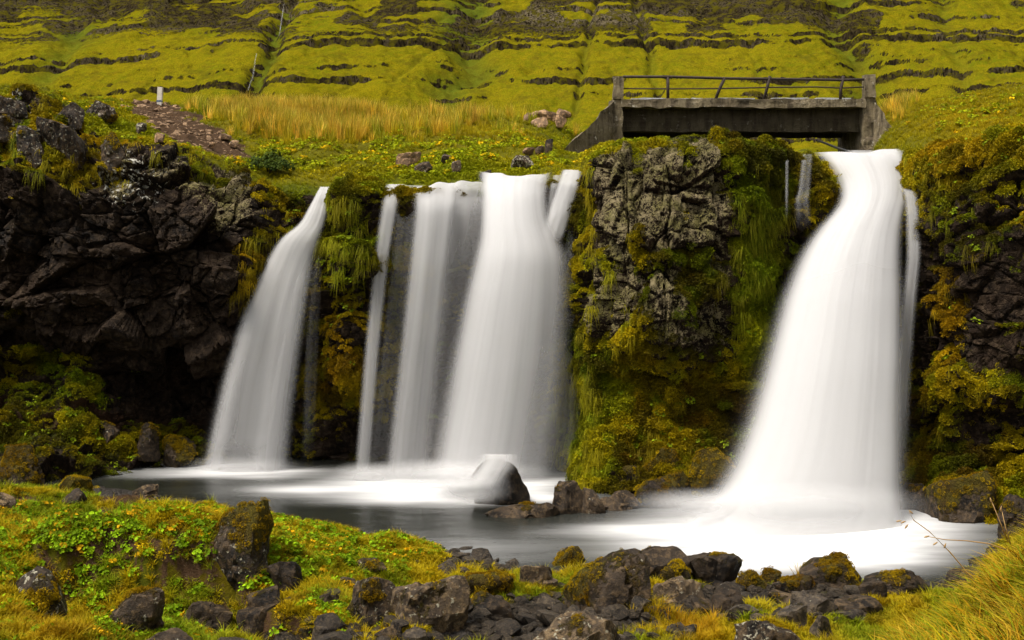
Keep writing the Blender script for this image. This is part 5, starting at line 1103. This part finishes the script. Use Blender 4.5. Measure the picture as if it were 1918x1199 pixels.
def build_bush(px, py, size, label, n=260):
    r = np.random.default_rng(5); base = np.array(P(px, py, phit(px, py) - .1)); V = []; Fc = []; tp = []; rv_ = []; k0 = 0
    src = SRC['leafy_plant'].objects[0].data; sv = np.empty(len(src.vertices) * 3, np.float32); src.vertices.foreach_get('co', sv); sv = sv.reshape(-1, 3); sf = np.array([p.vertices[:] for p in src.polygons])
    for q in range(n):
        v = r.normal(size=3); v /= np.linalg.norm(v); v[2] = abs(v[2]); R_ = np.array(Vector(v * .6 + np.array((0, 0, .4))).to_track_quat('Z', 'Y').to_matrix())
        lump = 1 + .35 * math.sin(v[0] * 5 + 1) * math.cos(v[1] * 4)
        V.append((sv * r.uniform(.55, 1.0)) @ R_.T + v * np.array(size) * lump * r.uniform(.55, 1.02)); Fc.append(sf + k0); k0 += len(sv); rv_.append(np.full(len(sv), r.random()))
    me = mesh_from('crown', np.concatenate(V), np.concatenate(Fc), False, dict(rv=np.concatenate(rv_)), M['bush'])
    e = bpy.data.objects.new('bush', None); COL.objects.link(e); e.location = base; link('crown', me, e)
    for q in range(5): a = q * 1.26; tube('stem', [(0, 0, -.15), (.1 * math.cos(a), .1 * math.sin(a), .1), (size[0] * .5 * math.cos(a), size[1] * .5 * math.sin(a), size[2] * .6)], [.02, .015, .006], M['rust'], e, 5)
    tag(e, label, 'bush')
build_bush(505, 318, (.62, .45, .34), 'dark green low bush at the end of the path above the narrow waterfall')
ii = pick(pm * (.35 * bl(140, 250, 160, 50) + .6 * bl(850, 320, 150, 14) + .5 * bl(1180, 275, 100, 16)), 4500)
scatter('plateau_moss', 'moss', co[ii], cn[ii], rng.uniform(1.0, 2.2, len(ii)), tint[ii] * 1.1, 'moss along the cliff edge', .7)
# -- foreshore
n = 400000
gx = rng.uniform(-9.5, 11, n); gy = rng.uniform(5.8, 26.5, n); gz = ground(gx, gy); gpx, gpy = proj(gx, gy, gz)
ok = (gpx > -300) & (gpx < 2330) & (gpy < 1420) & (gz > .03)
gx, gy, gz, gpx, gpy = [a[ok] for a in (gx, gy, gz, gpx, gpy)]
inb = np.zeros(len(gx), bool)
for bx, by, rx, ry, zt in BOULD: inb |= (((gx - bx) / (rx * .82)) ** 2 + ((gy - by) / (ry * .82)) ** 2 < 1)
e_ = .05; nx_ = -(ground(gx + e_, gy) - gz) / e_; ny_ = -(ground(gx, gy + e_) - gz) / e_
gn = np.c_[nx_, ny_, np.ones(len(gx))]; gn /= np.linalg.norm(gn, axis=1, keepdims=True)
gp3 = np.c_[gx, gy, gz]; q = lambda *a: blob(gpx, gpy, *a)
gdirt = np.clip(1.1 * q(240, 935, 62, 13) + .9 * q(200, 960, 40, 9) + .7 * q(50, 935, 60, 9) + .8 * q(330, 940, 40, 6) + .5 * q(280, 1066, 150, 9) + .6 * q(400, 1150, 60, 30), 0, 1); gdirt = np.maximum(gdirt, .4 * scarp(gp3)[1])
ggrav = np.clip(1.2 * q(960, 1175, 150, 45) + .9 * q(1150, 1150, 150, 30) + .85 * q(1400, 1115, 160, 28) + .8 * q(1560, 1130, 60, 25) + .8 * q(880, 1050, 60, 18) + 1.0 * q(190, 922, 60, 10) + .6 * q(640, 1195, 100, 20), 0, 1)
clear = (1 - np.clip(gdirt * 1.5, 0, 1)) * (1 - np.clip(ggrav * 1.7, 0, 1)) * (~inb) * sstep(.03, .10, gz)
hillm = sstep(.75, 1.05, gz) * (gpx > 1350)
h1 = vnoise(gp3 / .6, 230); h2 = vnoise(gp3 / .22, 231)
cy, cg, cb, co_ = [np.array(v) for v in ((.225, .180, .007), (.095, .135, .008), (.110, .062, .006), (.260, .135, .008))]
gt = cy[None] * (1 - sstep(.35, .65, h1))[:, None] + cg[None] * sstep(.35, .65, h1)[:, None]
wv = (sstep(.55, .8, h2) * .65)[:, None]; gt = gt + (cb - gt) * wv
h3 = vnoise(gp3 / .35, 233); gt = gt + (np.array((.055, .085, .006)) - gt) * (hillm * sstep(.5, .68, h3) * .85)[:, None]; gt = gt + (np.array((.34, .19, .02)) - gt) * (hillm * sstep(.5, .3, h3) * .75)[:, None]
wo_ = np.clip(.8 * q(1300, 1190, 60, 16) + .5 * q(1500, 1090, 40, 20) + .4 * hillm * sstep(.5, .8, h2) + .4 * q(60, 1180, 90, 30), 0, .85)[:, None]; gt = gt + (co_ - gt) * wo_
wl_ = np.clip(.75 * q(680, 1010, 180, 40) + .8 * q(1000, 1060, 60, 30), 0, .8)[:, None]; gt = gt + (np.array((.225, .185, .007)) - gt) * wl_
lawn = np.clip(q(680, 1020, 170, 45) + q(520, 980, 90, 20), 0, 1)
def put(name, kd, w_, n_, s0, s1, lab, align=.4, tt=None, mul=1.0):
    k = pick(w_ * (gy ** -0.6), n_); scatter(name, kd, gp3[k], gn[k], rng.uniform(s0, s1, n_), (gt[k] if tt is None else tt(n_)) * mul, lab, align)
put('bank_grass', 'short_grass', clear * (1 - .9 * hillm), 62000, .55, 1.25, 'short yellow green grass on the bank before the pool', .5)
put('bank_moss', 'moss', clear * (.3 + lawn + .4 * (h2 > .5)) * (1 - hillm), 16000, .5, 1.1, 'moss and low herbs on the bank before the pool', .8)
put('bank_tufts', 'meadow_grass', clear * (.25 + 1.2 * q(150, 1000, 140, 60) + .8 * q(420, 1060, 100, 60) + q(620, 1150, 80, 40) + q(1300, 1185, 70, 18) + q(80, 1180, 130, 30)) * (1 - .85 * lawn) * (1 - hillm), 4200, .35, .95, 'tufts of longer grass on the bank', .4)
put('slope_grass', 'meadow_grass', hillm * (~inb) * (.10 + (h1 > .44)), 9500, .3, 1.5, 'long yellow grass on the near slope at the lower right', .4, lambda n_: palette(n_, [((.20, .17, .008), 4), ((.085, .13, .008), 3), ((.26, .14, .012), 2), ((.30, .21, .05), 1.5), ((.06, .04, .006), 1)]))
put('slope_turf', 'short_grass', hillm * (~inb) * (.12 + (h3 > .45)), 15000, .6, 1.2, 'dense short grass on the near slope', .5, lambda n_: palette(n_, [((.19, .165, .008), 4), ((.085, .13, .008), 4), ((.20, .11, .010), 2)]))
lt = lambda n_: np.where(rng.random((n_, 1)) < .14, np.array((.26, .17, .012)), np.array((.090, .165, .010)) * rng.uniform(.6, 1.35, (n_, 1)))
put('bank_leaves', 'leafy_plant', clear * (1.2 * q(60, 1030, 120, 50) + 1.0 * q(300, 1000, 130, 45) + .6 * q(480, 1090, 60, 30) + .7 * q(620, 1160, 70, 35) + .35 * q(200, 1160, 180, 40) + .25 * lawn) * (.25 + (h1 > .45)), 7000, .45, 1.0, 'clover like leaves spread over the bank', .5, lt)
put('slope_leaves', 'leafy_plant', hillm * (q(1890, 1070, 60, 60) + .3 * (h1 > .6)), 1800, .5, 1.1, 'leafy plants in the grass of the near slope', .5, lt)
wst = ggrav * (~inb) * sstep(-.02, .05, gz) * (gpy > 1030)
k = pick(wst * gy ** -.6, 3800); c_ = bpy.data.collections.new('clumps_gravel')
for i in range(4): c_.objects.link(bpy.data.objects.new('small_stone', stone_mesh('small_stone', 80 + i, 1, 22, 9, .02, (1, .8, .6), M['pebble'], smooth=False)))
SRC['gravel'] = c_; GN['gravel'] = gn_tree('gravel')
scatter('shore_gravel', 'gravel', gp3[k], gn[k], np.clip(rng.lognormal(math.log(.075), .45, len(k)), .03, .2), np.tile((.1, .1, .1), (len(k), 1)), 'small dark angular stones packed along the shore', .6)
# shore tussocks between the boulders
for k, (px, py, n_, kd, s0, s1, c_) in enumerate([(1300, 1180, 60, 'meadow_grass', .5, .9, (.24, .135, .012)), (1425, 1145, 55, 'short_grass', 1.0, 1.7, (.20, .17, .010)), (1545, 1090, 22, 'meadow_grass', .7, 1.25, (.24, .16, .03)), (1250, 1150, 40, 'meadow_grass', .4, .8, (.19, .14, .012)),
                                       (1010, 1105, 60, 'short_grass', .9, 1.5, (.19, .15, .010)), (985, 1045, 70, 'short_grass', .9, 1.5, (.20, .165, .010)), (1085, 1075, 40, 'short_grass', .8, 1.4, (.17, .15, .010)), (900, 1105, 30, 'short_grass', .9, 1.5, (.22, .13, .012)), (640, 1130, 40, 'meadow_grass', .5, .9, (.15, .14, .012))]):
    d = hit(px, py); xs = (px - CX) / F * d + rng.normal(0, .16, n_); ys = d + rng.normal(0, .14, n_); zs = ground(xs, ys)
    scatter('grass_tussock', kd, np.c_[xs, ys, zs], np.tile((0, 0, 1.0), (n_, 1)), rng.uniform(s0, s1, n_), np.tile(np.array(c_), (n_, 1)), 'grass tussock between the shore boulders', .3)
# dry grass stems with seed heads leaning over the pool
def stem(pts, heads, label):
    e = bpy.data.objects.new('dry_grass_stem', None); COL.objects.link(e); e.location = P(*pts[0]); inv = Vector(e.location)
    o = tube('stalk', [P(*p) for p in pts], [.006 - .0035 * i / (len(pts) - 1) for i in range(len(pts))], M['straw'], e, 6); o.data.transform(Matrix.Translation(-inv))
    for hx, hy, ang in heads:
        c_ = Vector(P(hx, hy, pts[-1][2])); dv = Vector((math.cos(ang), 0, math.sin(ang))) * .022
        o = tube('seed_head', [c_ - dv, c_ - dv * .4, c_ + dv * .3, c_ + dv], [.002, .007, .006, .001], M['straw'], e, 6); o.data.transform(Matrix.Translation(-inv))
    tag(e, label, 'grass stem')
stem([(1862, 1132, 9.2), (1822, 1085, 9.2), (1780, 1035, 9.2), (1740, 995, 9.2), (1712, 975, 9.2), (1703, 960, 9.2)], [(1706, 959, 2.4), (1692, 978, .4), (1684, 976, .2), (1698, 986, .9), (1770, 1022, 1.2), (1752, 1018, .6)], 'longest dry grass stem arching up over the foam with pale seed heads')
stem([(1885, 1030, 9.0), (1850, 1018, 9.0), (1810, 1013, 9.0), (1770, 1011, 9.0), (1738, 1005, 9.0)], [(1736, 1005, .3)], 'dry grass stem lying almost level across the dark water')
stem([(1893, 1020, 9.0), (1884, 990, 9.0), (1876, 955, 9.0)], [(1875, 953, 1.4)], 'upright dry grass stem near the right edge')
stem([(1888, 1015, 9.1), (1872, 975, 9.1), (1857, 938, 9.1)], [(1856, 937, 1.9)], 'slanting dry grass stem left of the upright one')
print('done', round(time.time() - T0, 1))
